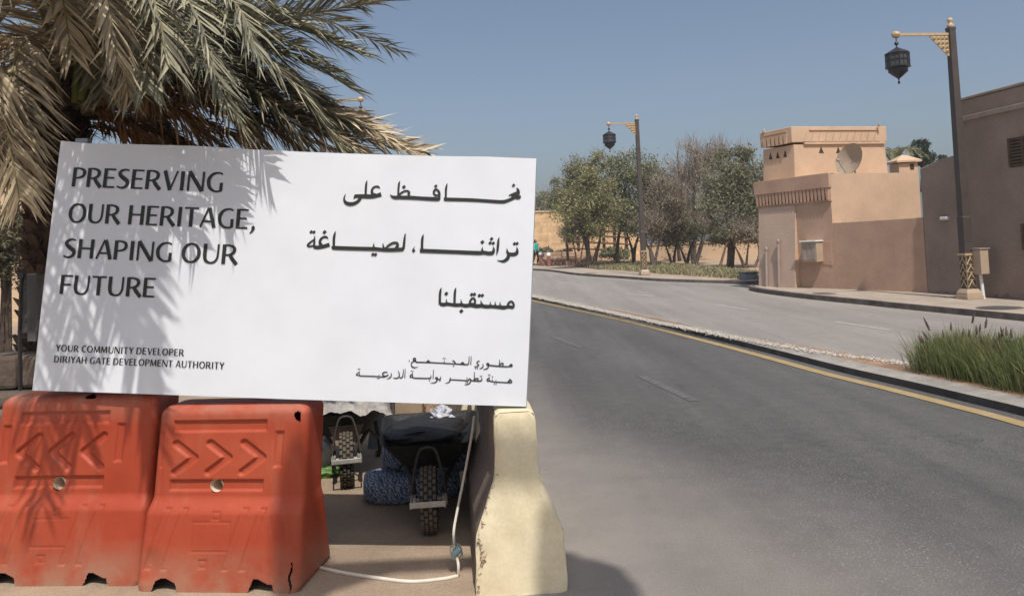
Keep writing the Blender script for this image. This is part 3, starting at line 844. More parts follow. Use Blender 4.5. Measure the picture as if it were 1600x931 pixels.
tr(b, (470, 350), 8.889, [
    [(1454, 138, 16), (1442, 230, 32), (1432, 320, 36), (1412, 358, 46)],
    [(1425, 352, 48), (1300, 357, 50), (1180, 360, 46), (1060, 348, 48), (980, 345, 50), (700, 338, 50), (470, 330, 52), (448, 325, 46)],
    [(1170, 345, 14), (1220, 300, 28), (1280, 265, 28), (1335, 265, 32), (1350, 300, 34), (1320, 335, 34)],
    [(1145, 264, 4), (1148, 310, 24), (1165, 350, 34)], [(1018, 264, 4), (1014, 315, 28), (1035, 350, 40)],
    [(484, 100, 4), (470, 145, 30), (460, 210, 36), (458, 330, 34)],
    [(384, 207, 4), (355, 182, 30), (315, 182, 32), (277, 215, 34), (266, 262, 40), (290, 295, 44)],
    [(400, 285, 54), (340, 305, 50), (280, 318, 54), (215, 325, 48), (180, 312, 44)],
    [(196, 158, 4), (190, 220, 28), (185, 310, 32)],
    [(192, 212, 16), (140, 250, 26), (98, 292, 28), (115, 312, 24), (185, 300, 26)]], [(330, 113, 26), (145, 110, 23), (183, 112, 23), (1003, 422, 23), (1041, 423, 23)])
tr(b, (670, 440), 10.667, [
    [(1405, 435, 40), (1418, 395, 34), (1400, 345, 34), (1365, 330, 30), (1330, 358, 32), (1315, 400, 34)],
    [(1310, 395, 26), (1350, 405, 26), (1405, 428, 50)],
    [(1405, 432, 50), (1330, 420, 48), (1250, 430, 60), (1150, 422, 54), (1050, 414, 52), (950, 414, 60), (880, 402, 56), (800, 406, 64), (700, 392, 58), (620, 400, 60), (540, 388, 54), (470, 390, 58), (400, 384, 54), (310, 374, 54), (250, 382, 58), (195, 372, 56)],
    [(1192, 335, 4), (1188, 380, 24), (1205, 415, 36)], [(1112, 328, 4), (1108, 375, 22), (1125, 410, 34)], [(1032, 330, 4), (1026, 375, 22), (1045, 405, 34)],
    [(870, 305, 4), (878, 360, 30), (905, 395, 40)],
    [(680, 385, 26), (690, 330, 32), (725, 280, 32), (760, 285, 34), (775, 330, 34), (765, 380, 36)], [(690, 360, 24), (730, 365, 24), (765, 362, 24)],
    [(540, 288, 4), (545, 345, 26), (565, 385, 40)],
    [(458, 100, 4), (445, 145, 34), (436, 230, 40), (432, 385, 38)], [(294, 284, 4), (300, 340, 26), (318, 375, 38)],
    [(216, 98, 4), (200, 150, 34), (190, 230, 40), (187, 380, 40)]],
   [(845, 232, 28), (893, 231, 28), (717, 215, 28), (763, 212, 28), (545, 490, 31), (295, 200, 30)])
b.build('arabic_headline', 'ink', billboard)
b = MB()
tr(b, (630, 545), 8.889, [
    [(1478, 232, 16), (1498, 214, 16), (1515, 228, 16), (1500, 244, 16)], [(1512, 236, 14), (1440, 243, 13), (1340, 238, 15), (1200, 225, 15), (1158, 216, 15)],
    [(1340, 148, 9), (1338, 238, 14)], [(1340, 232, 10), (1362, 200, 13), (1388, 202, 15), (1384, 236, 15)],
    [(1190, 222, 12), (1190, 204, 13), (1170, 198, 14), (1160, 216, 14)], [(1190, 210, 13), (1180, 255, 14), (1150, 276, 12), (1112, 283, 6)],
    [(1106, 205, 8), (1110, 240, 14), (1088, 266, 12), (1058, 272, 6)], [(1062, 165, 12), (1030, 178, 12), (1026, 200, 12), (1050, 222, 13), (1030, 242, 14), (988, 240, 7)],
    [(946, 98, 8), (940, 217, 12)], [(918, 100, 8), (912, 190, 13), (898, 212, 14), (870, 216, 12)],
    [(895, 215, 14), (820, 212, 14), (740, 206, 13), (600, 199, 13), (480, 192, 13), (360, 186, 14), (185, 182, 14)], [(800, 208, 12), (825, 188, 18), (850, 208, 12)],
    [(684, 158, 10), (712, 172, 14), (728, 205, 14)], [(570, 158, 8), (573, 198, 13)], [(330, 182, 12), (350, 162, 18), (372, 182, 12)],
    [(180, 128, 14), (148, 132, 16), (150, 158, 16), (190, 180, 13)], [(185, 150, 14), (150, 160, 14)], [(150, 165, 12), (118, 195, 12), (120, 235, 13), (155, 256, 13), (208, 248, 5)],
    [(88, 150, 5), (84, 178, 14)],
    [(1452, 465, 12), (1468, 440, 14), (1490, 430, 14), (1508, 448, 14), (1500, 466, 14), (1470, 455, 12)], [(1478, 408, 8), (1490, 432, 14)],
    [(1500, 467, 14), (1400, 463, 13), (1290, 457, 13), (1240, 451, 13), (1190, 440, 13)], [(1290, 430, 7), (1286, 457, 12)], [(1238, 420, 7), (1240, 450, 12)],
    [(1196, 385, 9), (1198, 440, 14)], [(1198, 398, 10), (1168, 420, 13), (1170, 440, 13), (1196, 438, 13)],
    [(1090, 398, 7), (1093, 430, 14), (1060, 442, 14), (1000, 440, 14), (935, 434, 14)], [(990, 318, 9), (988, 440, 14)], [(988, 434, 10), (1012, 408, 13), (1040, 412, 15), (1038, 440, 14)],
    [(938, 435, 12), (936, 418, 13), (915, 415, 14), (908, 435, 13)], [(938, 424, 13), (930, 465, 14), (900, 488, 12), (850, 495, 5)],
    [(905, 440, 13), (860, 437, 13), (760, 430, 13), (640, 424, 13)], [(888, 392, 7), (885, 437, 12)], [(655, 390, 6), (655, 425, 14), (635, 460, 13), (585, 475, 5)],
    [(520, 380, 7), (518, 415, 14), (480, 420, 13), (455, 415, 13)], [(478, 415, 12), (476, 398, 13), (455, 396, 13), (448, 414, 13)], [(478, 405, 13), (470, 440, 14), (440, 465, 12), (378, 472, 5)],
    [(423, 288, 8), (416, 412, 12)], [(386, 362, 7), (384, 398, 14), (340, 406, 13), (200, 403, 13), (135, 398, 13)],
    [(130, 325, 8), (136, 396, 14)], [(134, 342, 10), (102, 368, 13), (102, 386, 13), (134, 388, 12)]],
   [(1004, 265, 9), (1030, 270, 9), (700, 235, 9), (560, 130, 8), (582, 131, 8), (1240, 385, 9), (1268, 484, 8), (1292, 485, 8), (1186, 358, 8), (1206, 360, 8), (1072, 378, 8), (1092, 379, 8), (872, 463, 8), (892, 464, 8), (512, 442, 9), (368, 437, 9), (116, 305, 8), (138, 306, 8)], 1.05)
tr(b, (545, 560), 10.667, [
    [(945, 168, 9), (936, 320, 15)], [(916, 175, 9), (906, 280, 16), (885, 314, 16), (850, 318, 15)],
    [(828, 200, 8), (846, 260, 16), (838, 305, 16), (790, 325, 15), (738, 316, 6)], [(710, 235, 7), (713, 280, 16), (685, 320, 15), (632, 336, 5)],
    [(655, 228, 10), (605, 224, 16), (568, 248, 16), (585, 282, 16), (620, 290, 16)], [(668, 268, 16), (600, 298, 16), (520, 299, 15), (450, 293, 15), (185, 283, 15)],
    [(512, 262, 7), (506, 300, 14)], [(178, 205, 8), (186, 286, 16)], [(180, 222, 10), (142, 250, 14), (135, 272, 14), (182, 278, 13)]],
   [(484, 326, 9), (508, 327, 9), (166, 172, 9), (188, 173, 9)], 1.05)
b.build('arabic_small_print', 'ink', billboard)

# ================================================================== RED WATER BARRIERS
def red_barrier(p_left, p_right, direction, label, tear, H=.955):
    """p_left/p_right: ends of the front base line"""
    a, c = Vector((p_left[0], p_left[1], 0)), Vector((p_right[0], p_right[1], 0))
    W = (c - a).length
    mid = (a + c) / 2
    ux = (c - a).normalized(); un = Vector((ux.y, -ux.x, 0))      # towards viewer
    if un.y > 0: un = -un
    t = thing('water_barrier', label, 'barrier', mid, 'red plastic water barriers under the billboard')
    rows = 190
    NX = 150
    FS = -.062
    LEAN = .11 if direction < 0 else .085                                   # the pavement dips here, both barriers lean to the right
    def sect(z):
        """half width, front offset (0 at base, negative = back), back offset"""
        f = z / H
        if z < .03: hw, fr = W / 2 - .012 * (1 - z / .03), -.006
        elif z < .36: hw, fr = W / 2 - .012 * (z - .03) / .33, -.006 - .02 * (z - .03) / .33
        elif z < .45: 
            q = (z - .36) / .09; q = q * q * (3 - 2 * q); hw, fr = W / 2 - .012 - .010 * q, -.026 - .042 * q
        else: hw, fr = W / 2 - .022 - .010 * (z - .45) / .5, -.068 - .012 * (z - .45) / .5
        top = 0.0
        if z > H - .05:
            q = (z - (H - .05)) / .05; top = .05 * (1 - math.sqrt(max(0, 1 - q * q)))
        return hw - top, fr - top, -.46 + (.14 if z > .42 else .14 * z / .42) + top
    def band(u, v, u0_, u1_, v0_, v1_, e=.006):
        d = min(u - u0_, u1_ - u, v - v0_, v1_ - v)
        return min(1, max(0, d / e + .5))
    def seg(u, v, p, q, th, e=.006):
        px, py = p; qx, qy = q; L2 = (qx - px) ** 2 + (qy - py) ** 2
        s_ = max(0, min(1, ((u - px) * (qx - px) + (v - py) * (qy - py)) / L2))
        d = math.hypot(u - px - s_ * (qx - px), v - py - s_ * (qy - py))
        return min(1, max(0, (th - d) / e + .5))
    r = random.Random(5 + direction)
    dents = [(.27 * -direction * -1 if direction < 0 else -.30, .13, .10, .012), (.1, .7, .3, .004), (-.3, .4, .25, .005)]
    def relief(u, v):
        d = 0.0
        if v > .45: v = .45 + (v - .45) * .495 / (H - .45)
        d = max(d, .013 * band(u, v, -.245, .245, .80, .862))
        d = max(d, .013 * band(u, v, -.245, .245, .475, .532))
        for cx in (-.178, 0, .178):
            s_ = direction
            tip = (cx + s_ * .055, .655); b1 = (cx - s_ * .045, .735); b2 = (cx - s_ * .045, .575)
            k = max(seg(u, v, tip, b1, .019), seg(u, v, tip, b2, .019))
            d = max(d, .014 * k)
        for su in (-1, 1):
            d = max(d, .012 * band(u, v, su * .315 - .02, su * .315 + .02, .605, .795, .012))
        for u_ in (-.235, -.145, .17, .26):
            vv = (v - .10) / (.40 - .10)
            if 0 <= vv <= 1:
                cu = u_ - .075 + .085 * vv
                k = band(u, v, cu - .017, cu + .017, .105, .395, .007)
                kin = band(u, v, cu - .011, cu + .011, .113, .387, .007)
                d = max(d, .0065 * (k - kin * .5))
        for (cu, cv) in ((.03, .36), (-.02, .135)):
            d = max(d, .006 * (band(u, v, cu - .022, cu + .022, cv - .02, cv + .02, .008) - .6 * band(u, v, cu - .014, cu + .014, cv - .013, cv + .013, .008)))
        d = max(d, .0035 * (band(u, v, -.09, .11, .19, .335, .006) - band(u, v, -.083, .103, .197, .328, .006)))
        for (cu, cv, rr, am) in dents:
            q = math.hypot(u - cu, v - cv) / rr
            if q < 1: d += am * (1 - q * q) ** 2
        d += .0016 * math.sin(u * 9 + v * 4) + .0012 * math.sin(v * 17 + u * 3)
        return d
    b = MB()
    ring = []
    NS, NB = 7, 6
    vs = []; fs = []
    hx, hv, hr = FS, .495, .033
    zs = [H * i / rows for i in range(rows + 1)]
    # side corner rounding by superellipse parameter
    for z in zs:
        hw, fo, bo = sect(z)
        rc = .035
        pts = []
        for i in range(NX + 1):
            u = -hw + rc + (2 * hw - 2 * rc) * i / NX
            d = relief(u - FS, z)
            pts.append((u, fo - d))
        for k in range(1, NS):
            an = math.pi / 2 * k / NS
            pts.append((hw - rc + rc * math.sin(an), fo - rc + rc * math.cos(an)))
        for k in range(NB + 1): pts.append((hw, (fo - rc) + (bo - fo + 2 * rc) * k / NB))
        for k in range(1, NS):
            an = math.pi / 2 * k / NS
            pts.append((hw - rc + rc * math.cos(an), bo + rc - rc * math.sin(an)))
        for k in range(13): pts.append((hw - rc - (2 * hw - 2 * rc) * k / 12, bo))
        for k in range(1, NS):
            an = math.pi / 2 * k / NS
            pts.append((-hw + rc - rc * math.sin(an), bo + rc - rc * math.cos(an)))
        for k in range(NB + 1): pts.append((-hw, (bo + rc) + (fo - bo - 2 * rc) * k / NB))
        for k in range(1, NS):
            an = math.pi / 2 * k / NS
            pts.append((-hw + rc - rc * math.cos(an), fo - rc + rc * math.sin(an)))
        m = len(pts)
        vs += [mid + ux * (p[0] + LEAN * z) + un * p[1] + Vector((0, 0, z)) for p in pts]
    def cut(u, z):
        if math.hypot(u - hx, z - hv) < hr: return True
        for cu in (-.265, .23):
            hh = .058 + .012 * math.sin(u * 40)
            if abs(u - cu) < .07 - z * .35 and z < hh: return True
        if tear:
            if math.hypot((u - .35) / .026 + (z - .825) / .06, (z - .825) / .026) < 1: return True
            if abs(u - .375 - .006 * math.sin(z * 60)) < .006 and .0 < z < .15: return True
        else:
            if math.hypot((u - .06) / .03, (z - H + .012) / .01) < 1: return True
        return False
    for j in range(rows):
        zc = (zs[j] + zs[j + 1]) / 2; hw = sect(zc)[0]
        for i in range(m):
            if i < NX:
                u = -hw + .035 + (2 * hw - .07) * (i + .5) / NX
                if cut(u, zc): continue
            i2 = (i + 1) % m
            fs.append((j * m + i, j * m + i2, (j + 1) * m + i2, (j + 1) * m + i))
    fs.append(tuple(rows * m + i for i in range(m)))
    b.add(vs, fs)
    # dark inside faces so that holes look into a hollow shell
    b.box(mid + ux * .045 + un * -.25 + Vector((0, 0, H / 2)), (W - .3, .06, H - .16), Matrix((ux, -un, Vector((0, 0, 1)))).transposed(), 1)
    body = b.build('body', ['red', 'black'], t, smooth=True)
    b = MB()
    rot = Matrix((ux, Vector((0, 0, 1)), un)).transposed()
    b.lathe([(.033, -.002), (.032, -.03), (.030, -.085), (.0295, -.13)], 24, mid + ux * (hx + LEAN * hv) + un * (-.075) + Vector((0, 0, hv)), rot, cap=False)
    b.lathe([(.0295, 0), (.0001, -.003)], 24, mid + ux * (hx + LEAN * hv) + un * (-.205) + Vector((0, 0, hv)), rot, cap=False)
    b.build('pin_hole_sleeve', 'cream', t, smooth=True)
    return t
red_barrier((-2.86, 3.995), (-1.935, 3.905), -1, 'red plastic barrier with chevrons pointing left, cut by the photo edge', False, .94)
red_barrier((-1.93, 3.845), (-1.095, 3.742), 1, 'red plastic barrier with chevrons pointing right and a torn top corner', True, .885)

# ================================================================== CONCRETE BARRIERS
JP = [(-.216, 0), (-.218, .05), (-.212, .10), (-.205, .275), (-.150, .42), (-.112, .52), (-.104, .575), (-.101, .80), (-.088, .832), (-.07, .84), (.07, .84), (.09, .832), (.099, .805), (.104, .575), (.112, .52), (.150, .42), (.207, .275), (.216, .06), (.212, 0)]
def jersey(base, ang, length, label, chips):
    t = thing('concrete_barrier', label, 'barrier', base, 'yellow concrete barriers along the road edge')
    d = Vector((math.sin(ang), math.cos(ang), 0)); ux = Vector((d.y, -d.x, 0))
    base = Vector(base)
    n = 46
    P = resample([Vector((x, z, 0)) for x, z in JP], 90)
    b = MB(); vs = []; fs = []
    r = random.Random(11)
    for k in range(n + 1):
        s = length * (k / n) ** 1.4
        for p in P:
            j = .004 * math.sin(p.y * 21 + s * 7) + .003 * math.sin(p.y * 50 + s * 23)
            lean = .04 * p.y if k == 0 else .04 * p.y
            ch = 0
            if chips and k == 0 and p.x < 0:
                # broken lower left arris
                ch = .012 * max(0, math.sin(p.y * 37 + 1)) * (1 if p.y < .45 else .3) + .02 * math.exp(-((p.y - .20) / .07) ** 2)
            e = .008 if k == 0 else 0
            x = p.x * (1 - .02 * (k == 0)) + (ch if p.x < 0 else 0)
            vs.append(base + ux * (x + j * .3) + d * (s + lean + (0 if k else 0)) + Vector((0, 0, p.y - e * (p.y > .8))))
    m = len(P)
    for k in range(n):
        for i in range(m - 1): fs.append((k * m + i, k * m + i + 1, (k + 1) * m + i + 1, (k + 1) * m + i))
    b.add(vs, fs)
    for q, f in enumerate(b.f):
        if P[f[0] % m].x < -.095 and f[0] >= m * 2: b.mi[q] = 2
    # end face as horizontal rungs so it can carry a gentle unevenness
    end = []
    L_ = vs[:m]
    zs = [i / 40 * .835 for i in range(41)]
    Pl = [(v, p) for v, p in zip(L_, P)]
    left = [(p.y, v) for v, p in Pl if p.x <= 0]; right = [(p.y, v) for v, p in Pl if p.x > 0]
    def side(lst, z):
        lst = sorted(lst, key=lambda q: q[0])
        zz = [q[0] for q in lst]
        return Vector((float(np.interp(z, zz, [q[1].x for q in lst])), float(np.interp(z, zz, [q[1].y for q in lst])), float(np.interp(z, zz, [q[1].z for q in lst]))))
    vs2, fs2 = [], []
    for z in zs:
        A, B = side(left, z), side(right, z)
        for i in range(13):
            p = A.lerp(B, i / 12)
            e = min(i, 12 - i)
            bul = -.012 if e > 0 else 0.0
            if e > 0 and z > .82: bul = -.006
            if i == 1: bul = -.009
            vs2.append(p + d * (bul + .003 * math.sin(z * 14 + i) * (e > 0)))
    for j in range(40):
        for i in range(12): fs2.append((j * 13 + i, j * 13 + i + 1, (j + 1) * 13 + i + 1, (j + 1) * 13 + i))
    b.add(vs2, fs2)
    top = [vs2[40 * 13 + i] for i in range(13)]
    b.add(top + [side(left, .84) + d * .03, side(right, .84) + d * .03], [tuple(range(13)) + (14, 13)])
    if chips:
        for i in range(60):
            z = abs(r.gauss(.17, .1)) if i < 40 else r.uniform(.02, .6)
            p = side(left, min(z, .8)); s = r.uniform(.006, .017)
            p = p + ux * r.uniform(-.004, .012) + d * r.uniform(-.006, .004)
            vsx = [p + Vector((r.uniform(-s, s), r.uniform(-s, s), r.uniform(-s, s))) for _ in range(4)]
            b.add(vsx, [(0, 1, 2), (0, 2, 3), (0, 3, 1), (1, 3, 2)], 1)
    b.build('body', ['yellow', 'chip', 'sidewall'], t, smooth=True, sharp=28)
    return t
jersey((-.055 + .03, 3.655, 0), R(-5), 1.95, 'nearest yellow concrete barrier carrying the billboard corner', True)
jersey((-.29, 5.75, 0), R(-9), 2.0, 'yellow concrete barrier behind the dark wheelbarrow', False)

# ================================================================== STREET LAMPS
def lamp(base, H, arm_dir, label, arm=1.06, sc=1.0, at_=.055, pr=1.0):
    base = Vector(base); a = Vector((arm_dir[0], arm_dir[1], 0)).normalized(); q = Vector((-a.y, a.x, 0)); Z = Vector((0, 0, 1))
    t = thing('street_lamp', label, 'street lamp', base, 'bronze street lamps with hanging lanterns')
    rot = Matrix((a, q, Z)).transposed()
    b = MB()
    b.box(base + Z * .04, (.38, .38, .08), rot)
    b.lathe([(.25, .08), (.24, .14), (.18, .22)], 4, base, rot, ph=.5)
    b.build('plinth', 'beige', t, bevel=.008)
    b = MB(); b.lathe([(.145, .22), (.135, .95)], 4, base, rot, ph=.5)
    b.build('base_shaft', 'pole', t)
    b = MB()
    for k in range(4):
        n_ = [a, q, -a, -q][k]; s_ = [q, -a, -q, a][k]
        for sg in (-1, 1):
            b.box(base + n_ * .098 + s_ * (.098 * sg) + Z * .585, (.022, .022, .72), rot)
        for zi in range(4):
            z0 = .25 + zi * .165; z1 = z0 + .165
            for sg in (-1, 1):
                b.tube([base + n_ * .104 + s_ * (.09 * sg) + Z * z0, base + n_ * .100 + Z * z1 + s_ * (-.02 * sg)], .013, 4)
            b.tube([base + n_ * .104 + s_ * -.09 + Z * z1, base + n_ * .104 + s_ * .09 + Z * z1], .006, 4)
    b.box(base + Z * .955, (.25, .25, .05), rot)
    b.build('base_grille', 'gold', t)
    b = MB()
    b.lathe([(.128 * pr, .98), (.122 * pr, 2.0), (.098 * pr, H - .25)], 4, base, rot, ph=.5)
    b.lathe([(.138 * pr, .98), (.138 * pr, 1.75), (.118 * pr, 1.78)], 4, base, rot, ph=.5, cap=False)
    b.lathe([(.108, H - .27), (.108, H - .21)], 4, base, rot, ph=.5)
    b.build('pole', 'pole', t, bevel=.006)
    b = MB()
    b.lathe([(.06, H - .21), (.075, H - .16), (.045, H - .13), (.04, H - .10), (.062, H - .065), (.055, H - .02), (.03, H), (.001, H + .005)], 12, base, None, cap=False)
    b.build('finial', 'gold', t, smooth=True)
    za = H - .36
    b = MB()
    tip = base + a * arm + Z * za
    b.box(base + a * (arm / 2 + .03) + Z * za, (arm - .08, at_, at_), rot)
    b.lathe([(.03, -.085), (.075, -.05), (.08, 0), (.075, .05), (.03, .085)], 8, tip, rot @ Matrix.Rotation(math.pi / 2, 3, 'Y'))
    b.build('arm', 'gold', t)
    b = MB()
    o = base + a * .075 + Z * (za - .03)
    b.prism([(0, 0), (.43, 0), (.43, -.03), (.03, -.45), (0, -.45)], o - q * .012, a, Z, q, .024)
    for i, row in enumerate([4, 3, 2, 1]):
        for j in range(row):
            c = o + a * (.055 + j * .095) + Z * (-.055 - i * .095)
            for sg in (-1, 1):
                b.add([c + a * -.042 + Z * -.042 + q * .013 * sg, c + a * .042 + Z * -.042 + q * .013 * sg, c + a * .042 + Z * .042 + q * .013 * sg, c + a * -.042 + Z * .042 + q * .013 * sg, c + q * .055 * sg], [(0, 1, 4), (1, 2, 4), (2, 3, 4), (3, 0, 4)])
    b.build('bracket', 'gold', t)
    # lantern
    zt = -.08
    L_ = lambda z: za + z * sc
    c = base + a * arm
    b = MB()
    b.tube([c + Z * (za - .06), c + Z * L_(-.30)], .012 * sc, 6)
    b.lathe([(.001, L_(-.17)), (.04 * sc, L_(-.19)), (.052 * sc, L_(-.225)), (.04 * sc, L_(-.26)), (.001, L_(-.28))], 12, c, cap=False)
    hang = b
    b.lathe([(.02 * sc, L_(-.30)), (.03 * sc, L_(-.33)), (.29 * sc, L_(-.47)), (.295 * sc, L_(-.49)), (.27 * sc, L_(-.49))], 8, c, rot, ph=.5)
    for zz in (-.50, -.635, -.80): b.lathe([(.268 * sc, L_(zz)), (.282 * sc, L_(zz)), (.282 * sc, L_(zz - .025)), (.268 * sc, L_(zz - .025))], 8, c, rot, ph=.5)
    b.lathe([(.30 * sc, L_(-.81)), (.30 * sc, L_(-.84)), (.23 * sc, L_(-.85)), (.23 * sc, L_(-.93)), (.235 * sc, L_(-.94))], 8, c, rot, ph=.5)
    b.lathe([(.235 * sc, L_(-.94)), (.12 * sc, L_(-1.04)), (.04 * sc, L_(-1.10)), (.015 * sc, L_(-1.13)), (.012 * sc, L_(-1.18))], 8, c, rot, ph=.5)
    b.lathe([(.001, L_(-1.17)), (.026 * sc, L_(-1.19)), (.03 * sc, L_(-1.21)), (.02 * sc, L_(-1.24)), (.001, L_(-1.25))], 10, c, cap=False)
    for k in range(8):
        an = math.pi / 4 * (k + .5)
        p = c + rot @ Vector((.277 * sc * math.cos(an), .277 * sc * math.sin(an), 0))
        b.tube([p + Z * L_(-.49), p + Z * L_(-.82)], .012 * sc, 4)
        p2 = c + rot @ Vector((.277 * sc * math.cos(an + math.pi / 8) * .924, .277 * sc * math.sin(an + math.pi / 8) * .924, 0))
        b.tube([p2 + Z * L_(-.49), p2 + Z * L_(-.82)], .006 * sc, 4)
    lan = b.build('lantern', 'lantern', t)
    b = MB(); b.lathe([(.262 * sc, L_(-.49)), (.262 * sc, L_(-.82))], 8, c, rot, ph=.5)
    b.build('lantern_glazing', 'mesh', lan)
    return t
def lamp_h(base, px, py):
    d = ray(px, py); k = base.y / d.y
    return (CAM + d * k).z - base.z
l1 = gp(1515, 467, .12); l2 = gp(1007, 429.5, .1)
l1.z, l2.z = zr(l1.y) + .12, zr(l2.y) + .1
lamp(l1, lamp_h(l1, 1475, 29), (-.97, -.12), 'nearest bronze street lamp standing before the dark house', arm=1.06 * (l1.y / 17.0) * 1.25, sc=.86)
lamp(l2, lamp_h(l2, 997, 179), (-.98, -.1), 'bronze street lamp on the far pavement before the trees', arm=1.15 * (l2.y / 30.5), sc=.93)
l3 = Vector((-5.25, 21.5, 0)); 
lamp(l3, lamp_h(l3, 498, 138), (1, .05), 'street lamp mostly hidden by palm fronds above the billboard', arm=1.1)
lamp((-.16, -.61, 0), 8.08, (1, .02), 'street lamp behind the viewer casting its shadow on the barriers', arm=1.34, sc=.84, at_=.11, pr=1.6)

# ================================================================== ADOBE HOUSE
def G(px, py, dz=.1): return gp(px, py, dz)
PR = G(1450, 458.5)                         # near end of brown wall
Yb = PR.y * (22.6 / 20.2)
PB = at(1303, 300, Yb); PB.z = 0
dirw = Vector((PB.x - PR.x, PB.y - PR.y, 0)).normalized()      # going away
nw = Vector((dirw.y * -1, dirw.x, 0))
if nw.x > 0: nw = -nw                                           # outward, towards road/left
def wall_t(px):
    """distance along the brown wall plane from PR for a pixel column near mid height"""
    lo, hi = -5, 20
    for _ in range(50):
        m = (lo + hi) / 2; p = PR + dirw * m
        v = Vector((p.x, p.y, 1.6)) - CAM
        x = PCX + FPX * v.dot(crt) / v.dot(fwd)
        if x > px: lo = m
        else: hi = m
    return lo
def zpx(px, py, Y): return at(px, py, Y).z
house = thing('adobe_house', 'tan and brown adobe house with triangle friezes and a square tower', 'house', (PB.x + 1.5, PB.y + 2, 0))
tB, tA, tE = wall_t(1302), wall_t(1246), wall_t(1187)
zpar = zpx(1300, 271, PB.y)
zlow = zpx(1303, 348, PB.y)
ZB = -.1
Zv = Vector((0, 0, 1))
def P_(t, out=0.0, z=0.0): return PR + dirw * t + nw * out + Vector((0, 0, z - PR.z))
inw = -nw
# boundary wall (thick)
b = MB()
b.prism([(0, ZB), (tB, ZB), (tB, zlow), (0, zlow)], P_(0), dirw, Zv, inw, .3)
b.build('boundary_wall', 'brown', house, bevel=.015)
# main block: left face in the shade-darkened brown, front face tan
endR = at(1437, 300, PB.y * 1.045); endR.z = 0
b = MB()
C0, C1 = P_(tB + .003), P_(tE)
C2 = C1 + Vector((5.0, 1.0, 0)); C3 = Vector((endR.x, endR.y, 0))
foot = [C0, C1, C2, C3]
vs = [Vector((p.x, p.y, ZB)) for p in foot] + [Vector((p.x, p.y, zpar)) for p in foot]
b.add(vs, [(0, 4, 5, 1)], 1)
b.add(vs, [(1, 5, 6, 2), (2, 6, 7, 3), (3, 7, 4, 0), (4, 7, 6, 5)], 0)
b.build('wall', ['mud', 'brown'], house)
# battered buttress on the left part
zc = zpx(1245, 320, P_(tA).y)
b = MB()
dA = wall_t(1251)
lf = []
for t_, o_ in ((dA, .0), (tE, .0)):
    pass
v0 = [P_(tA, .0, ZB), P_(tA, .24, ZB), P_(tE - .05, .22, ZB), P_(tE - .05, 0, ZB), P_(tA, .004, zc), P_(tA, .02, zc), P_(tE - .05, .02, zc), P_(tE - .05, .0, zc)]
b.add(v0, [(1, 5, 6, 2), (2, 6, 7, 3), (4, 7, 6, 5)], 1)
b.add(v0, [(0, 4, 5, 1)], 0)
b.build('buttress', ['mud', 'brownl'], house)
# cornice with tooth frieze
zt0 = zpx(1297, 292, PB.y); zt1 = zpx(1297, 312, PB.y)
b = MB()
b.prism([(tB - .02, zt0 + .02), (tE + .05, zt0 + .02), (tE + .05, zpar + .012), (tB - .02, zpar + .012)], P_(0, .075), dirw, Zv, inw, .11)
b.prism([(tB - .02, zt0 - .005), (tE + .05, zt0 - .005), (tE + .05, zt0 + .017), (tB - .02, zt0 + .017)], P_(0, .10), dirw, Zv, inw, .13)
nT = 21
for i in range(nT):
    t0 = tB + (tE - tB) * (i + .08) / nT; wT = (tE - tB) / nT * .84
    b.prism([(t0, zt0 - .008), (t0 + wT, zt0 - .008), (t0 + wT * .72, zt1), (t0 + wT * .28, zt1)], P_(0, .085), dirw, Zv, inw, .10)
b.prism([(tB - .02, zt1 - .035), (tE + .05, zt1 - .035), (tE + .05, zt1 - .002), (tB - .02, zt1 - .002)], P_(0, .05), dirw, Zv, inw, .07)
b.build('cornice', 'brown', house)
b = MB(); b.prism([(tB, zpar + .013), (tE, zpar + .013), (tE, zpar + .03), (tB, zpar + .03)], P_(0, .05), dirw, Zv, inw, .3)
b.build('parapet_capping', 'mud', house)
# tower
TY = P_(wall_t(1241)).y + .45
c0 = at(1241, 240, TY); c0.z = 0
c1 = at(1383, 240, TY * 1.035); c1.z = 0
def along(c, px, d):
    lo, hi = 0, 8
    for _ in range(50):
        m = (lo + hi) / 2; p = c + d * m; v = Vector((p.x, p.y, 4.2)) - CAM
        if PCX + FPX * v.dot(crt) / v.dot(fwd) > px: lo = m
        else: hi = m
    return c + d * lo
c3 = along(c0, 1193, dirw); c2 = c1 + (c3 - c0)
ztow = zpx(1241, 198, TY); zband = zpx(1241, 226, TY)
fd = (c1 - c0).normalized(); nf = Vector((fd.y, -fd.x, 0)); WF = (c1 - c0).length; WL = (c3 - c0).length
b = MB()
bt = .09
lowf = [c0, c1, c2, c3]
cen = (c0 + c1 + c2 + c3) / 4
def ring_(k, z): return [Vector((*(cen + (p - cen) * k).xy, z)) for p in lowf]
ra, rb = ring_(1.035, zpar - .3), ring_(1.0, zband)
b.add(ra + rb, [(0, 1, 5, 4), (1, 2, 6, 5), (2, 3, 7, 6), (3, 0, 4, 7), (4, 5, 6, 7)])
tow = b.build('tower', 'mud', house)
b = MB()
rc, rd = ring_(1.045, zband + .06), ring_(1.05, ztow)
re_ = ring_(.93, ztow)
b.add(rc + rd + re_, [(0, 1, 5, 4), (1, 2, 6, 5), (2, 3, 7, 6), (3, 0, 4, 7), (4, 5, 9, 8), (5, 6, 10, 9), (6, 7, 11, 10), (7, 4, 8, 11), (8, 9, 10, 11), (3, 2, 1, 0)])
b.build('band', 'mud', tow, bevel=.02)
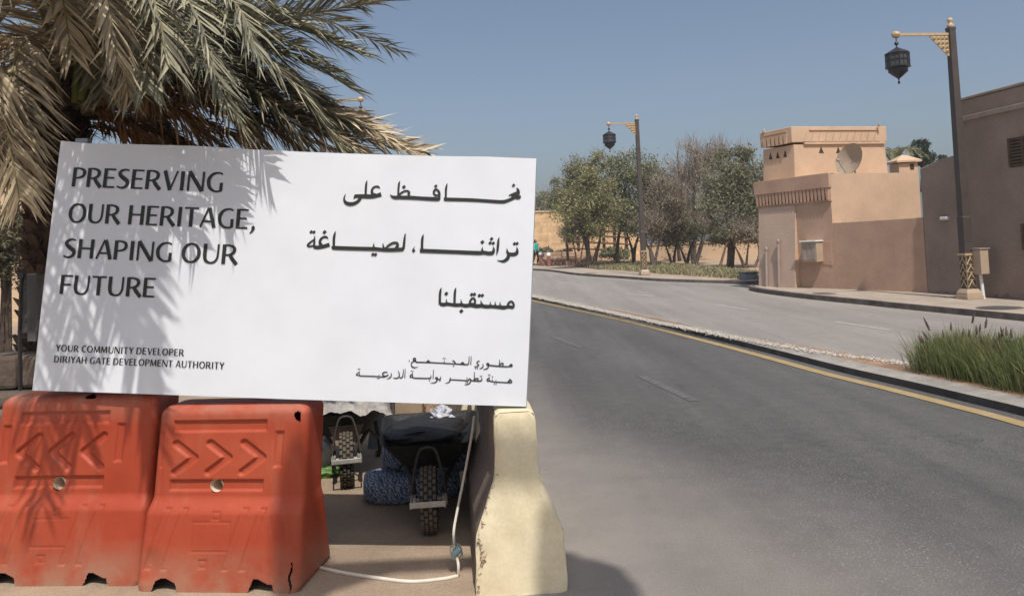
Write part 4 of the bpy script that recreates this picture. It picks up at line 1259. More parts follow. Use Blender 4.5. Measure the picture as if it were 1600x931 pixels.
# zigzag frieze: rails and triangles standing proud of the band
b = MB()
oF = cen + (c0 - cen) * 1.05; oF = Vector((oF.x, oF.y, 0)) + nf * .001
WFb = WF * 1.05
hb = ztow - zband
b.prism([(.18 * WFb / 1, ztow - .22 * hb - .0), (.90 * WFb, ztow - .22 * hb), (.90 * WFb, ztow - .16 * hb), (.18 * WFb, ztow - .16 * hb)], oF + nf * .03, fd, Zv, -nf, .03)
b.prism([(.12 * WFb, zband - .00), (.97 * WFb, zband - .00), (.97 * WFb, zband + .07), (.12 * WFb, zband + .07)], oF + nf * .035, fd, Zv, -nf, .1)
for i in range(11):
    u_ = .115 * WFb + i * .073 * WFb
    z0, z1 = zband + .075, ztow - .34 * hb
    b.prism([(u_, z0), (u_ + .062 * WFb, z0), (u_ + .031 * WFb, z1)], oF + nf * .045, fd, Zv, -nf, .045)
sd = (c3 - c0).normalized(); ns = Vector((-sd.y, sd.x, 0)); 
if ns.x > 0: ns = -ns
WLb = WL * 1.05
b.prism([(.15 * WLb, ztow - .26 * hb), (.85 * WLb, ztow - .26 * hb), (.85 * WLb, ztow - .2 * hb), (.15 * WLb, ztow - .2 * hb)], oF + ns * .03, sd, Zv, -ns, .03)
for i in range(6):
    u_ = (.12 + i * .13) * WLb
    z0, z1 = zband + .05, ztow - .36 * hb
    b.prism([(u_, z1), (u_ + .12 * WLb, z1), (u_ + .09 * WLb, z0), (u_ + .03 * WLb, z0)], oF + ns * .04, sd, Zv, -ns, .04)
b.build('frieze', 'mud', tow)
b = MB()
for px in (1281, 1313, 1347):
    p = at(px, 235, c0.y + .3)
    s_ = (Vector((p.x, p.y, 0)) - c0).dot(fd)
    k_ = 1.008
    o_ = Vector((*(cen + (c0 - cen) * k_).xy, 0)) + fd * s_
    z0 = zpx(px, 239.5, o_.y)
    b = MB(); b.prism([(-.085, z0), (.085, z0), (0, z0 + .19)], o_ + nf * .006, fd, Zv, -nf, .02)
    b.build('vent_opening', 'hole', tow)
for s_ in (.28, .52, .76):
    o_ = Vector((*(cen + (c0 - cen) * 1.008).xy, 0)) + sd * (s_ * WL)
    z0 = zband - .33
    b = MB(); b.prism([(-.07, z0), (.07, z0), (0, z0 + .2)], o_ + ns * .006, sd, Zv, -ns, .02)
    b.build('vent_opening', 'hole', tow)
for px in (1193, 1374):
    p = at(px, 197, TY + (.9 if px < 1300 else .6)); b = MB(); b.lathe([(.05, ztow - .02), (.045, ztow + .06), (.02, ztow + .10)], 8, (p.x, p.y, 0)); b.build('roof_stub', 'trim', tow)
# down pipes
for px, py in ((1203.5, 391), (1223, 379)):
    t_ = wall_t(px); p = P_(t_, .15); zt_ = zpx(px, py, p.y)
    b = MB(); b.tube([P_(t_, .27, 0), P_(t_, .20, zt_)], .035, 8); b.lathe([(.03, zt_), (.055, zt_ + .01), (.055, zt_ + .08), (.03, zt_ + .1)], 10, P_(t_, .20, 0))
    b.build('pipe', 'trim', house)
b = MB(); t0 = wall_t(1298.5); t1 = wall_t(1283.5)
b.prism([(t0, zpx(1297, 413, 22)), (t1, zpx(1284, 411, 22)), (t1, zpx(1284, 376, 22)), (t0, zpx(1297, 376, 22))], P_(0, .012), dirw, Zv, inw, .01)
b.build('wall_hatch', 'brown', house, bevel=.006)

# meter box on the wall
t_ = wall_t(1271); p = P_(t_, 0); zb, zt = zpx(1270, 409, p.y), zpx(1270, 378, p.y)
mbx = thing('meter_box', 'beige meter box with a white hood on the brown house wall', 'meter box', P_(t_, .2, (zb + zt) / 2))
b = MB(); b.prism([(t_ - .30, zb), (t_ + .22, zb), (t_ + .22, zt), (t_ - .30, zt)], P_(0, .26), dirw, Zv, inw, .26); b.build('case', 'beige', mbx, bevel=.012)
b = MB(); b.prism([(t_ - .33, zt + .003), (t_ + .25, zt + .003), (t_ + .25, zt + .04), (t_ - .33, zt + .04)], P_(0, .31), dirw, Zv, inw, .31); b.build('hood', 'whitecap', mbx, bevel=.01)
b = MB()
for k in range(3): b.prism([(t_ - .26 + k * .16, zb + .06), (t_ - .14 + k * .16, zb + .06), (t_ - .14 + k * .16, zt - .05), (t_ - .26 + k * .16, zt - .05)], P_(0, .272), dirw, Zv, inw, .01)
b.build('door', 'trim', mbx, bevel=.004)

# satellite dish on the roof
dc = at(1331, 251, PB.y + .9)
dish = thing('satellite_dish', 'round satellite dish on the roof before the tower', 'satellite dish', (dc.x, dc.y, zpar))
axis = Vector((-.90, -.36, .30)).normalized()
sx_ = axis.cross(Zv).normalized(); sy_ = sx_.cross(axis)
rot = Matrix((sx_, sy_, axis)).transposed()
b = MB(); prof = [(r_ / 12 * .47, .17 * (r_ / 12) ** 2 - .05) for r_ in range(13)]; prof[0] = (.001, -.05)
b.lathe(prof + [(.478, .125), (.46, .105)] + [(r_, z_ - .02) for r_, z_ in reversed(prof)], 32, dc, rot, cap=False); b.build('reflector', 'dish', dish, smooth=True, sharp=40)
b = MB(); foc = dc + axis * .5 - sy_ * .15
b.tube([dc - sy_ * .44 + axis * .1, foc], .012, 6); b.tube([dc + sx_ * .3 + axis * .03, foc], .006, 5); b.build('feed_arm', 'steel', dish)
b = MB(); b.lathe([(.03, -.05), (.05, 0), (.03, .05)], 10, foc, rot); b.build('feed_horn', 'trim', dish)
b = MB(); b.tube([dc - axis * .04, Vector((dc.x + .12, dc.y + .08, zpar))], .025, 8); b.tube([dc - axis * .04, Vector((dc.x - .1, dc.y + .15, zpar))], .015, 6); b.build('mast', 'steel', dish)

# little roof turret further back
tc_ = at(1412, 268, PB.y + 4.5)
tur = thing('roof_turret', 'small square roof turret with a pointed cap behind the tan wall', 'turret', (tc_.x, tc_.y, zpar - 2))
b = MB(); b.box((tc_.x, tc_.y, tc_.z - 1.2), (.62, .62, 2.9)); b.build('shaft', 'mud', tur, bevel=.01)
b = MB(); b.lathe([(.58, tc_.z + .27), (.58, tc_.z + .33), (.12, tc_.z + .52), (.001, tc_.z + .54)], 4, (tc_.x, tc_.y, 0), None, ph=.5); b.build('cap', 'mud', tur)
b = MB(); b.box((tc_.x + .12, tc_.y - .31, tc_.z + .12), (.12, .03, .18)); b.build('vent_opening', 'hole', tur)

# ================================================================== DARK HOUSE
D0 = G(1451, 458.5); D1 = G(1600, 470.5)
dd = (D1 - D0); dd.z = 0; dd.normalize()
nd = Vector((dd.y, -dd.x, 0))
if nd.x > 0: nd = -nd
dh = thing('dark_house', 'shaded grey brown house with a pale ledge at the right edge', 'house', (D0.x + 2, D0.y - 2, 0))
def Dt(px, zref=2.0):
    lo, hi = -1, 14
    for _ in range(50):
        m = (lo + hi) / 2; p = D0 + dd * m; v = Vector((p.x, p.y, zref)) - CAM
        if PCX + FPX * v.dot(crt) / v.dot(fwd) < px: lo = m
        else: hi = m
    return lo
def PD(t, out=0.0, z=0.0): return Vector((D0.x, D0.y, z)) + dd * t + nd * out
def Dz(px, py): return zpx(px, py, PD(Dt(px)).y)
b = MB()
tS = Dt(1496, 4.0)
b.prism([(0, ZB), (tS, ZB), (tS, Dz(1495, 242)), (Dt(1470, 3), Dz(1470, 250)), (Dt(1450, 3), Dz(1450, 259)), (0, Dz(1437, 264))], PD(0, .02), dd, Zv, -nd, 1.2)
b.build('yard_wall', 'dark', dh, bevel=.03)
b = MB()
tN = 15.0
zh = Dz(1496, 162)
b.prism([(tS, ZB), (tN, ZB), (tN, zh), (tS, zh)], PD(0), dd, Zv, -nd, 6)
b.build('wall', 'dark', dh, bevel=.03)
zl = Dz(1498, 190)
b = MB(); b.prism([(tS - .02, zl - .05), (tN, zl - .05), (tN, zl + .05), (tS - .02, zl + .05)], PD(0, .07), dd, Zv, -nd, .08); b.build('ledge', 'trim', dh, bevel=.01)
b = MB(); b.prism([(tS - .02, zh + .003), (tN, zh + .003), (tN, zh + .06), (tS - .02, zh + .06)], PD(0, .03), dd, Zv, -nd, .3); b.build('parapet_capping', 'trim', dh, bevel=.015)
for (px, y0, y1, wd) in ((1583, 217, 262, 1.0), (1594, 350, 391, 1.1)):
    t0 = Dt(px, 2.5); z0, z1 = Dz(px, y1), Dz(px, y0)
    b = MB()
    b.prism([(t0, z0), (t0 + wd, z0), (t0 + wd, z1), (t0, z1)], PD(0, .004), dd, Zv, -nd, .01, 1)
    for k in range(9):
        zz = z0 + (z1 - z0) * (k + .5) / 9
        b.prism([(t0 + .03, zz - .02), (t0 + wd - .03, zz - .02), (t0 + wd - .03, zz + .02), (t0 + .03, zz + .02)], PD(0, .035), dd, Zv, -nd, .02)
    for k in range(4): b.prism([(t0 + wd * k / 3 - .02, z0), (t0 + wd * k / 3 + .02, z0), (t0 + wd * k / 3 + .02, z1), (t0 + wd * k / 3 - .02, z1)], PD(0, .055), dd, Zv, -nd, .045)
    b.build('window', ['wood', 'black'], dh)
# damp stains: low plinth of darker plaster
b = MB(); r = random.Random(4)
def stain(ta, tb, hmax):
    n = 40; top = [(ta + (tb - ta) * i / n, .1 + hmax * (.6 + .22 * math.sin(i * .33) + .1 * math.sin(i * .8 + 1)) * math.sin(math.pi * (i + .5) / (n + 1)) ** .6) for i in range(n + 1)]
    b.prism([(ta, ZB)] + top + [(tb, ZB)], PD(0, .024 if tb < tS else .004), dd, Zv, -nd, .003)
for st_ in ((Dt(1461, .5), Dt(1490, .5), .14), (Dt(1548, .5), Dt(1590, .5), .20)):
    b = MB(); stain(*st_); b.build('damp_stain', 'damp', dh)
# wall lamp
t_ = Dt(1479, 2); z_ = Dz(1479, 341)
wl = thing('wall_lamp', 'small pale bulkhead lamp fixed on the dark yard wall', 'wall lamp', PD(t_, .06, z_))
b = MB(); b.box(PD(t_, .06, z_), (.22, .10, .07), Matrix((dd, -nd, Zv)).transposed()); b.build('housing', 'whitecap', wl, bevel=.02)
b = MB(); b.box(PD(t_, .035, z_), (.26, .03, .10), Matrix((dd, -nd, Zv)).transposed()); b.build('back_plate', 'trim', wl)
# utility box on a post
ub = gp(1537, 467, .12)
ut = thing('utility_box', 'tan utility box on a short post beside the near lamp', 'utility box', ub)
zb_, zt_ = zpx(1534, 428, ub.y), zpx(1534, 389, ub.y)
rotU = Matrix((dd, -nd, Zv)).transposed()
b = MB(); b.box((ub.x - .05, ub.y, (zb_ + zt_) / 2), (.34, .20, zt_ - zb_), rotU); b.build('case', 'beige', ut, bevel=.012)
b = MB(); b.box((ub.x - .05, ub.y - .0, zt_ + .012), (.38, .25, .022), rotU); b.build('hood', 'trim', ut)
b = MB(); b.tube([(ub.x, ub.y, ub.z), (ub.x - .03, ub.y, zb_)], .035, 8); b.build('post', 'whitecap', ut)
# round covers in the pavement
for px, py, rr, lab in ((1562, 481, .36, 'round dark cover in the pavement beside the near lamp'),):
    p = gp(px, py, .124)
    m_ = thing('manhole_cover', lab, 'manhole cover', p)
    b = MB(); b.lathe([(rr + .03, .0), (rr + .03, .006), (rr, .006)], 32, p); b.build('rim', 'kerbdark', m_)
    b = MB(); b.lathe([(rr - .003, .001), (rr - .003, .008), (rr * .6, .009)], 32, p); b.build('lid', 'kerbblack', m_)

# low dark wall at the side street corner
p0, p1 = gp(1166, 442, .0), gp(1187, 444, .0)
lw = thing('low_wall', 'low dark wall at the far corner of the adobe house', 'low wall', p0)
b = MB(); b.box(((p0.x + p1.x) / 2 + .1, p0.y + .4, p0.z + .12), (p1.x - p0.x + .2, .8, .38)); b.build('block', 'board', lw, bevel=.02)
b = MB(); b.box(((p0.x + p1.x) / 2 + .1, p0.y + .4, p0.z + .335), (p1.x - p0.x + .26, .86, .04)); b.build('coping', 'kerbdark', lw)

# ================================================================== FAR WALLS, TIMBER FRAME, TERRACES
def wall_px(name, pts, Y0, Y1, ytop, ybot, m, label, thick=.5):
    a, c = at(pts[0], ybot[0], Y0), at(pts[1], ybot[1], Y1)
    za, zc_ = at(pts[0], ytop[0], Y0).z, at(pts[1], ytop[1], Y1).z
    zb = min(a.z, c.z, zr(Y0) - .2) - .3
    d = Vector((c.x - a.x, c.y - a.y, 0)); L_ = d.length; d.normalize(); n_ = Vector((-d.y, d.x, 0))
    if n_.y < 0: n_ = -n_
    t = thing(name, label, 'wall', (a.x + d.x * L_ / 2, a.y + d.y * L_ / 2, zr(Y0)))
    b = MB(); b.prism([(0, zb), (L_, zb), (L_, zc_), (0, za)], (a.x, a.y, 0), d, Zv, n_, thick); b.build('wall_body', m, t)
    b = MB(); 
    b.prism([(-.05, za + .003), (L_ + .05, zc_ + .003), (L_ + .05, zc_ + .12), (-.05, za + .12)], Vector((a.x, a.y, 0)) - n_ * .06, d, Zv, n_, thick + .12); b.build('coping', m, t)
    return a, c
wall_px('stone_wall', (700, 885), 58, 58, (335, 331), (412, 410), 'stone', 'sandstone block wall behind the walker beside the billboard edge')
wall_px('courtyard_wall', (884, 1010), 61, 61, (334, 341), (410, 412), 'stone', 'tan courtyard wall with a timber frame before it')
wall_px('garden_wall', (1005, 1290), 54, 50, (384, 372), (425, 430), 'wallfar', 'smooth tan garden wall behind the tree trunks')
tf = thing('timber_frame', 'dark timber post and rail frame before the tan courtyard wall', 'timber frame', at(930, 405, 59))
for px, yt in ((887, 335), (905, 350), (918, 356), (945, 350), (962, 354), (980, 362)):
    p, q = at(px, 408, 59), at(px, yt, 59); b = MB(); b.box((p.x, p.y, (p.z + q.z) / 2 - .1), (.22, .2, q.z - p.z + .4)); b.build('post', 'wood', tf)
for y0, y1, x0, x1 in ((350, 354, 888, 950), (359, 362, 888, 965), (367, 371, 888, 985), (377, 382, 888, 985), (388, 392, 888, 990)):
    p, q = at(x0, y0, 58.8), at(x1, y1, 58.8); b = MB(); b.tube([p, q], .07, 6); b.build('rail', 'wood', tf)
# low stepped stone walls of the garden
for i, (x0, x1, y, Y, hgt) in enumerate(((850, 925, 404, 53, .45), (868, 905, 413, 50, .38), (848, 872, 409, 51.5, .35), (895, 960, 402, 55, .4))):
    a, c = at(x0, y, Y), at(x1, y, Y)
    t = thing('terrace_wall', ['long low terrace wall of rough pink stone behind the bollards', 'short terrace wall of pale stone nearest the far pavement', 'stub of terrace wall beside the walking person', 'upper terrace wall of rough stone under the timber frame'][i], 'terrace wall', ((a.x + c.x) / 2, a.y, a.z), 'low garden terrace walls')
    b = MB(); r = random.Random(40 + i); x = a.x
    while x < c.x:
        wd = r.uniform(.35, .8)
        for k in range(2):
            b.box((x + wd / 2, a.y + r.uniform(-.05, .05), a.z - .35 + (k + .5) * (hgt + .3) / 2), (wd * .97, .6, (hgt + .3) / 2 * .98), Matrix.Rotation(r.uniform(-.08, .08), 3, 'Z'))
        x += wd
    b.build('stonework', 'terrace', t, bevel=.04)
for px, py, lab in ((858, 416, 'red bollard with a white cap beside the garden terrace'), (845.5, 415, 'red bollard just beside the walking person')):
    p = gp(px, py, .1); z1 = zpx(px, py - 20, p.y)
    t = thing('bollard', lab, 'bollard', p, 'red bollards on the far pavement')
    b = MB(); b.lathe([(.13, p.z - .1), (.12, z1 - .2), (.12, z1 - .15)], 12, (p.x, p.y, 0)); b.build('shaft', 'bollard', t, smooth=True, sharp=40)
    b = MB(); b.lathe([(.125, z1 - .148), (.13, z1 - .02), (.07, z1 + .05), (.001, z1 + .06)], 12, (p.x, p.y, 0), cap=False); b.build('cap', 'whitecap', t, smooth=True)

# ================================================================== HAZE
hm = bpy.data.materials.new('haze'); hm.use_nodes = True
ht = hm.node_tree; ht.nodes.remove(ht.nodes['Principled BSDF'])
pv = ht.nodes.new('ShaderNodeVolumePrincipled'); pv.inputs['Color'].default_value = (.86, .90, .96, 1); pv.inputs['Density'].default_value = .0012; pv.inputs['Anisotropy'].default_value = .2
ht.links.new(pv.outputs[0], ht.nodes['Material Output'].inputs['Volume'])
b = MB(); b.box((0, 170, 5.8), (812, 472, 14)); hz_ = b.build('haze', hm); stuff(hz_, 'thin pale dust haze over the whole street', 'haze')

# ================================================================== PLANTS
def leafquad(b, c, s, r, up=.3, mi=0, asp=.5):
    d = Vector((r.gauss(0, 1), r.gauss(0, 1), r.gauss(up, 1))).normalized()
    q = d.orthogonal().normalized(); q = Matrix.Rotation(r.uniform(0, 6.28), 3, d) @ q
    a = d * s; e = q * s * asp
    b.add([c - a * .5, c + e * .5, c + a * .5, c - e * .5], [(0, 1, 2, 3)], mi)
def tree(name, label, Y, base_px, stems, crown, leafm, nleaf, lsize=.16, twigs=0, barkm='bark', stem_r=.11, twigm='twig', nclump=50, seed=1, up=.3, cat='tree', group='trees of the roadside garden', leafasp=.5, tdir=(0, 0, 1)):
    """stems: list of pixel polylines; crown: list of (px,py,rx,ry) ellipses in pixels"""
    r = random.Random(seed)
    base = at(base_px[0], base_px[1], Y)
    t = thing(name, label, cat, (base.x, base.y, zr(Y)), group)
    mpp = Y / FPX; twigs = twigs + 9 if cat == 'tree' and twigs else twigs
    b = MB(); nodes = []
    for st in stems:
        n = len(st)
        P = [at(x, y, Y + (r.uniform(-.5, .5) * i / n)) for i, (x, y) in enumerate(st)]
        if P[0].z < zr(Y) + .6: P[0].z = zr(Y) - .1
        P = catmull(P, 5)
        rr = stem_r * r.uniform(.8, 1.1)
        b.tube(P, [rr, rr * .75, rr * .45, rr * .2], 6)
        nodes += P[len(P) // 2:]
    # clumps
    clumps = []
    tot = sum(c[2] * c[3] for c in crown)
    for (px, py, rx, ry) in crown:
        k = max(3, int(nclump * rx * ry / tot))
        for _ in range(k):
            while True:
                v = Vector((r.uniform(-1, 1), r.uniform(-1, 1), r.uniform(-1, 1)))
                if v.length <= 1: break
            v = v * (.55 + .45 * v.length) if v.length > 0 else v
            c = at(px, py, Y) + crt * (v.x * rx * mpp) + Zv * (v.z * ry * mpp) + Vector((0, v.y * rx * mpp * .9, 0))
            clumps.append((c, .5 * (min(rx, ry) * mpp) * r.uniform(.35, .75)))
    for c, s in clumps:
        nb = min(nodes, key=lambda q: (q - c).length + max(0, q.z - c.z) * 2)
        midp = nb.lerp(c, .5) + Vector((r.gauss(0, .12), r.gauss(0, .12), r.uniform(-.05, .25)))
        b.tube(catmull([nb, midp, c], 3), [stem_r * .28, stem_r * .16, .012], 4, cap=False)
        nodes.append(midp)
    b.build('trunk', barkm, t, smooth=True)
    b = MB()
    nleaf = int(nleaf * 2.3); lsize *= .66
    per = max(1, nleaf // max(1, len(clumps)))
    for c, s in clumps:
        for _ in range(int(per * r.uniform(.5, 1.5))):
            q = c + Vector((r.gauss(0, s), r.gauss(0, s), r.gauss(0, s * .8)))
            leafquad(b, q, lsize * r.uniform(.5, 1.4), r, up, 0, leafasp)
        for _ in range(twigs):
            q = c + Vector((r.gauss(0, s), r.gauss(0, s), r.gauss(0, s * .8)))
            d = Vector((r.gauss(0, .45) + tdir[0], r.gauss(0, .45), r.uniform(.2, 1) * tdir[2])).normalized() * r.uniform(.35, .95)
            e = d.orthogonal().normalized() * r.uniform(.008, .016)
            e = Matrix.Rotation(r.uniform(0, 6), 3, d.normalized()) @ e
            b.add([q - e, q + e, q + d], [(0, 1, 2)], 1)
    b.build('crown', [leafm, twigm], t)
    return t
tree('leafy_tree', 'yellow green tree with a forked dark trunk left of the far lamp', 41, (925, 418),
     [[(923, 418), (919, 395), (910, 365), (900, 330)], [(926, 418), (932, 395), (938, 370), (940, 320)], [(921, 405), (918, 370), (928, 330), (925, 290)]],
     [(928, 290, 34, 36), (900, 320, 34, 34), (940, 335, 30, 34), (905, 355, 30, 22), (932, 258, 16, 16)], 'leafy', 7000, .20, 6, seed=2, nclump=70, stem_r=.14)
tree('leafy_tree', 'grey green tree rising left behind the yellow green tree', 47, (885, 412),
     [[(888, 412), (886, 385), (884, 350), (890, 290)]],
     [(898, 272, 24, 24), (880, 300, 20, 26), (874, 320, 16, 16)], 'leafd', 4200, .2, 9, 'barkgrey', seed=3, nclump=45, stem_r=.1)
tree('leafy_tree', 'dark green tree directly behind the far street lamp', 43, (990, 415),
     [[(990, 416), (988, 392), (982, 372), (972, 340)], [(990, 416), (992, 388), (1000, 360), (1005, 310)], [(962, 412), (966, 375), (972, 345), (985, 310)]],
     [(990, 270, 40, 34), (975, 310, 38, 34), (1015, 290, 28, 30), (985, 350, 36, 26), (960, 290, 18, 22)], 'leafd', 8500, .22, 5, seed=4, nclump=80, stem_r=.13)
tree('bare_tree', 'brown half bare tree with a pale leaning trunk right of the lamp', 39, (1020, 418),
     [[(1022, 416), (1018, 395), (1008, 375), (1012, 340)], [(1022, 416), (1016, 390), (1024, 365), (1032, 325)], [(1020, 402), (1030, 378), (1040, 350)]],
     [(1035, 310, 28, 36), (1022, 350, 26, 26), (1048, 340, 22, 28)], 'leafb', 2600, .16, 26, 'barkgrey', seed=5, nclump=55, stem_r=.1)
tree('bare_tree', 'tallest bare grey tree with a V shaped double trunk', 42, (1085, 420),
     [[(1084, 420), (1080, 385), (1070, 340), (1062, 280), (1058, 235)], [(1086, 420), (1098, 375), (1106, 330), (1110, 270), (1105, 230)], [(1084, 400), (1085, 350), (1085, 290), (1088, 225)]],
     [(1080, 255, 36, 36), (1060, 300, 30, 40), (1100, 290, 32, 40), (1085, 340, 34, 30), (1110, 250, 28, 26)], 'leafb', 1500, .15, 46, 'barkgrey', seed=6, nclump=95, stem_r=.12, tdir=(0, 0, 1.6))
tree('small_tree', 'low dark crooked tree between the bare trees', 40, (1050, 418),
     [[(1052, 419), (1044, 395), (1036, 375)], [(1052, 419), (1055, 392), (1060, 370)], [(1075, 418), (1066, 395), (1058, 375)], [(1073, 418), (1078, 390), (1086, 372)]],
     [(1048, 362, 26, 22), (1072, 362, 26, 20), (1060, 345, 22, 16)], 'leafd', 3600, .16, 14, seed=7, nclump=45, stem_r=.1, twigm='leafb')
tree('leafy_tree', 'broad grey green tree beside the adobe house', 37, (1140, 422),
     [[(1139, 424), (1140, 395), (1138, 360), (1128, 315)], [(1140, 405), (1148, 360), (1160, 310)], [(1138, 385), (1118, 350), (1105, 330)]],
     [(1140, 275, 38, 34), (1170, 290, 32, 40), (1120, 315, 34, 32), (1160, 340, 36, 36), (1120, 365, 32, 20), (1185, 310, 20, 40), (1150, 245, 26, 18)], 'leafd', 10500, .19, 14, seed=8, nclump=110, stem_r=.17, twigm='twig')
tree('small_tree', 'reddish crooked multi stem tree close to the house corner', 36, (1165, 424),
     [[(1165, 425), (1156, 400), (1146, 380)], [(1166, 425), (1168, 395), (1172, 370)], [(1178, 424), (1186, 398), (1182, 372)], [(1122, 400), (1134, 385), (1140, 370)]],
     [(1165, 365, 24, 18), (1185, 370, 16, 18)], 'leafb', 1800, .15, 16, 'bark2', seed=9, nclump=28, stem_r=.085)
tree('small_tree', 'thin brown sapling in front of the timber frame', 46, (900, 410),
     [[(903, 412), (898, 390), (893, 372)], [(905, 412), (910, 388), (915, 370)]], [(898, 362, 26, 20), (915, 355, 20, 16)], 'leafb', 1800, .16, 18, 'bark2', seed=10, nclump=30, stem_r=.075)
tree('far_tree', 'hazy grey tree far beyond the sandstone wall', 95, (855, 335),
     [[(855, 350), (853, 320), (850, 300)]], [(853, 312, 18, 16), (838, 322, 14, 12)], 'leafd', 1800, .35, 6, 'barkgrey', seed=12, nclump=25, stem_r=.12)
tree('leafy_tree', 'dark background tree filling the gap behind the bare trees', 50, (1060, 410),
     [[(1062, 412), (1058, 370), (1055, 330)]], [(1050, 330, 34, 30), (1095, 345, 36, 26), (1015, 330, 24, 24)], 'leafd', 4200, .2, 8, seed=13, nclump=45, stem_r=.12)
tree('conifer', 'bushy dark conifer behind the dark yard wall', 42, (1440, 262), [[(1441, 300), (1441, 260), (1440, 218)]],
     [(1440, 250, 18, 12), (1436, 236, 14, 10), (1442, 224, 9, 9), (1450, 242, 8, 8)], 'pine', 2600, .2, 0, seed=14, nclump=40, group='trees behind the adobe house', stem_r=.1)
tree('conifer', 'small conifer tip showing beside the near lamp post', 44, (1472, 262), [[(1472, 300), (1472, 245)]],
     [(1470, 252, 10, 7), (1476, 246, 4, 5)], 'pine', 800, .18, 0, seed=15, nclump=14, group='trees behind the adobe house', stem_r=.08)

# verge grass
def blades(name, label, poly_px, n, hgt, m, Yn, lean=.3, wdt=.012, dz=.1, cat='grass', seedm=None, seed=1, clumpy=0.0):
    r = random.Random(seed); b = MB()
    Q = [gp(x, y, dz) for x, y in poly_px]
    xs = [q.x for q in Q]; ys = [q.y for q in Q]
    def inside(x, y):
        c = False; j = len(Q) - 1
        for i in range(len(Q)):
            if (Q[i].y > y) != (Q[j].y > y) and x < (Q[j].x - Q[i].x) * (y - Q[i].y) / (Q[j].y - Q[i].y) + Q[i].x: c = not c
            j = i
        return c
    cl = []
    for _ in range(int(clumpy)):
        while True:
            x, y = r.uniform(min(xs), max(xs)), r.uniform(min(ys), max(ys))
            if inside(x, y): break
        cl.append((x, y, r.uniform(.7, 1.15)))
    k = 0
    while k < n:
        hs_ = 1
        if cl:
            cx, cy, hs_ = cl[r.randrange(len(cl))]; x, y = cx + r.gauss(0, .10), cy + r.gauss(0, .10)
        else:
            x, y = r.uniform(min(xs), max(xs)), r.uniform(min(ys), max(ys))
            if not inside(x, y): continue
        k += 1
        z = zr(y) + dz - .02
        h = hgt * r.uniform(.5, 1.1) * hs_
        if cl: d = Vector((x - cx, y - cy, 0)) * lean * 3.2 + Vector((r.gauss(0, .1), r.gauss(0, .1), 0)) * h
        else: d = Vector((r.gauss(0, lean), r.gauss(0, lean), 0)) * h
        a = r.uniform(0, 3.14); e = Vector((math.cos(a), math.sin(a), 0)) * wdt * r.uniform(.6, 1.3)
        p = Vector((x, y, z)); m1 = p + d * .35 + Zv * h * .6; m2 = p + d + Zv * h * (1 - .12 * min(1, d.length))
        b.add([p - e, p + e, m1 + e * .8, m1 - e * .8, m2], [(0, 1, 2, 3), (3, 2, 4)])
        if seedm and r.random() < .003:
            tp = m2 + d * .3 + Zv * h * .22
            b.tube([m2 - d * .1, m2, tp - (tp - m2) * .5, tp], [.003, .010, .012, .003], 5, 1)
    return stuff(b.build(name, [m, seedm or m]), label, cat)
blades('fountain_grass', 'thick green fountain grass with dark seed heads on the median', [(1452, 578), (1520, 592), (1600, 608), (1760, 645), (1760, 604), (1600, 583), (1510, 574)], 30000, .45, 'grass', 8, .20, .0036, .1, seedm='seed', seed=2, clumpy=70)
blades('verge_grass', 'dry green and straw coloured grass along the far pavement', [(905, 418), (960, 421), (1040, 428), (1120, 433), (1190, 438), (1195, 428), (1100, 417), (1000, 411), (915, 409)], 12000, .19, 'strip', 36, .4, .02, seed=3)
blades('dry_shrubs', 'dry reddish brown ground shrubs before the garden terraces', [(843, 416), (905, 416), (930, 408), (900, 402), (845, 405)], 5500, .42, 'heather', 50, .5, .03, seed=4, cat='ground shrubs')
def bush(name, label, px, py, Y, rx, ry, m, n, ls, seed, group=None, barkm='bark', cat='bush'):
    r = random.Random(seed); c = at(px, py, Y); mpp = Y / FPX
    t = thing(name, label, cat, (c.x, c.y, zr(Y)), group)
    b = MB(); 
    for k in range(9):
        e = c + Vector((r.uniform(-.6, .6) * rx * mpp, r.uniform(-.6, .6) * rx * mpp, r.uniform(-.2, .5) * ry * mpp))
        b.tube(catmull([Vector((c.x + r.uniform(-.1, .1), c.y, zr(Y) - .1)), c.lerp(e, .4), e], 4), [.04, .02, .008], 5)
    b.build('stems', barkm, t)
    b = MB(); cl = []
    for k in range(26):
        v = Vector((r.gauss(0, 1), r.gauss(0, 1), r.gauss(0, 1))).normalized() * r.uniform(.4, .95)
        cl.append(c + Vector((v.x * rx * mpp, v.y * rx * mpp, v.z * ry * mpp)))
    for k in range(n):
        q = cl[r.randrange(26)]; s = .28 * min(rx, ry) * mpp
        leafquad(b, q + Vector((r.gauss(0, s), r.gauss(0, s), r.gauss(0, s))), ls * r.uniform(.5, 1.4), r, .2, 0, .45)
    b.build('foliage', m, t)
bush('bush', 'low grey green bush under the timber frame', 962, 397, 50, 26, 9, 'leafd', 1800, .2, 21, 'bushes of the roadside garden')
bush('bush', 'low dark bush on the upper terrace', 880, 396, 54, 22, 6, 'bushleaf', 1200, .2, 22, 'bushes of the roadside garden')
bush('bush', 'small grey plants behind the walking person', 852, 393, 56, 14, 7, 'leafb', 900, .2, 23, 'bushes of the roadside garden')

# dry leaf litter on the median
lt = gp(1575, 603, .1)
lit = tag(None or (lambda: (lambda b: ([b.tube(catmull([lt + Vector((-.10, -.03, .02)), lt + Vector((-.02, -.01, .05 + .02 * k)), lt + Vector((.07, .02 * k, .03))], 4) if k != 2 else [lt + Vector((.06, 0, .03)), lt + Vector((-.01, -.10, .015))], [.003, .011, .006], 5) for k in range(3)], b.build('dead_leaf', 'straw'))[1])(MB()))(), 'pale dead stalks lying at the foot of the median grass', 'dead leaves')

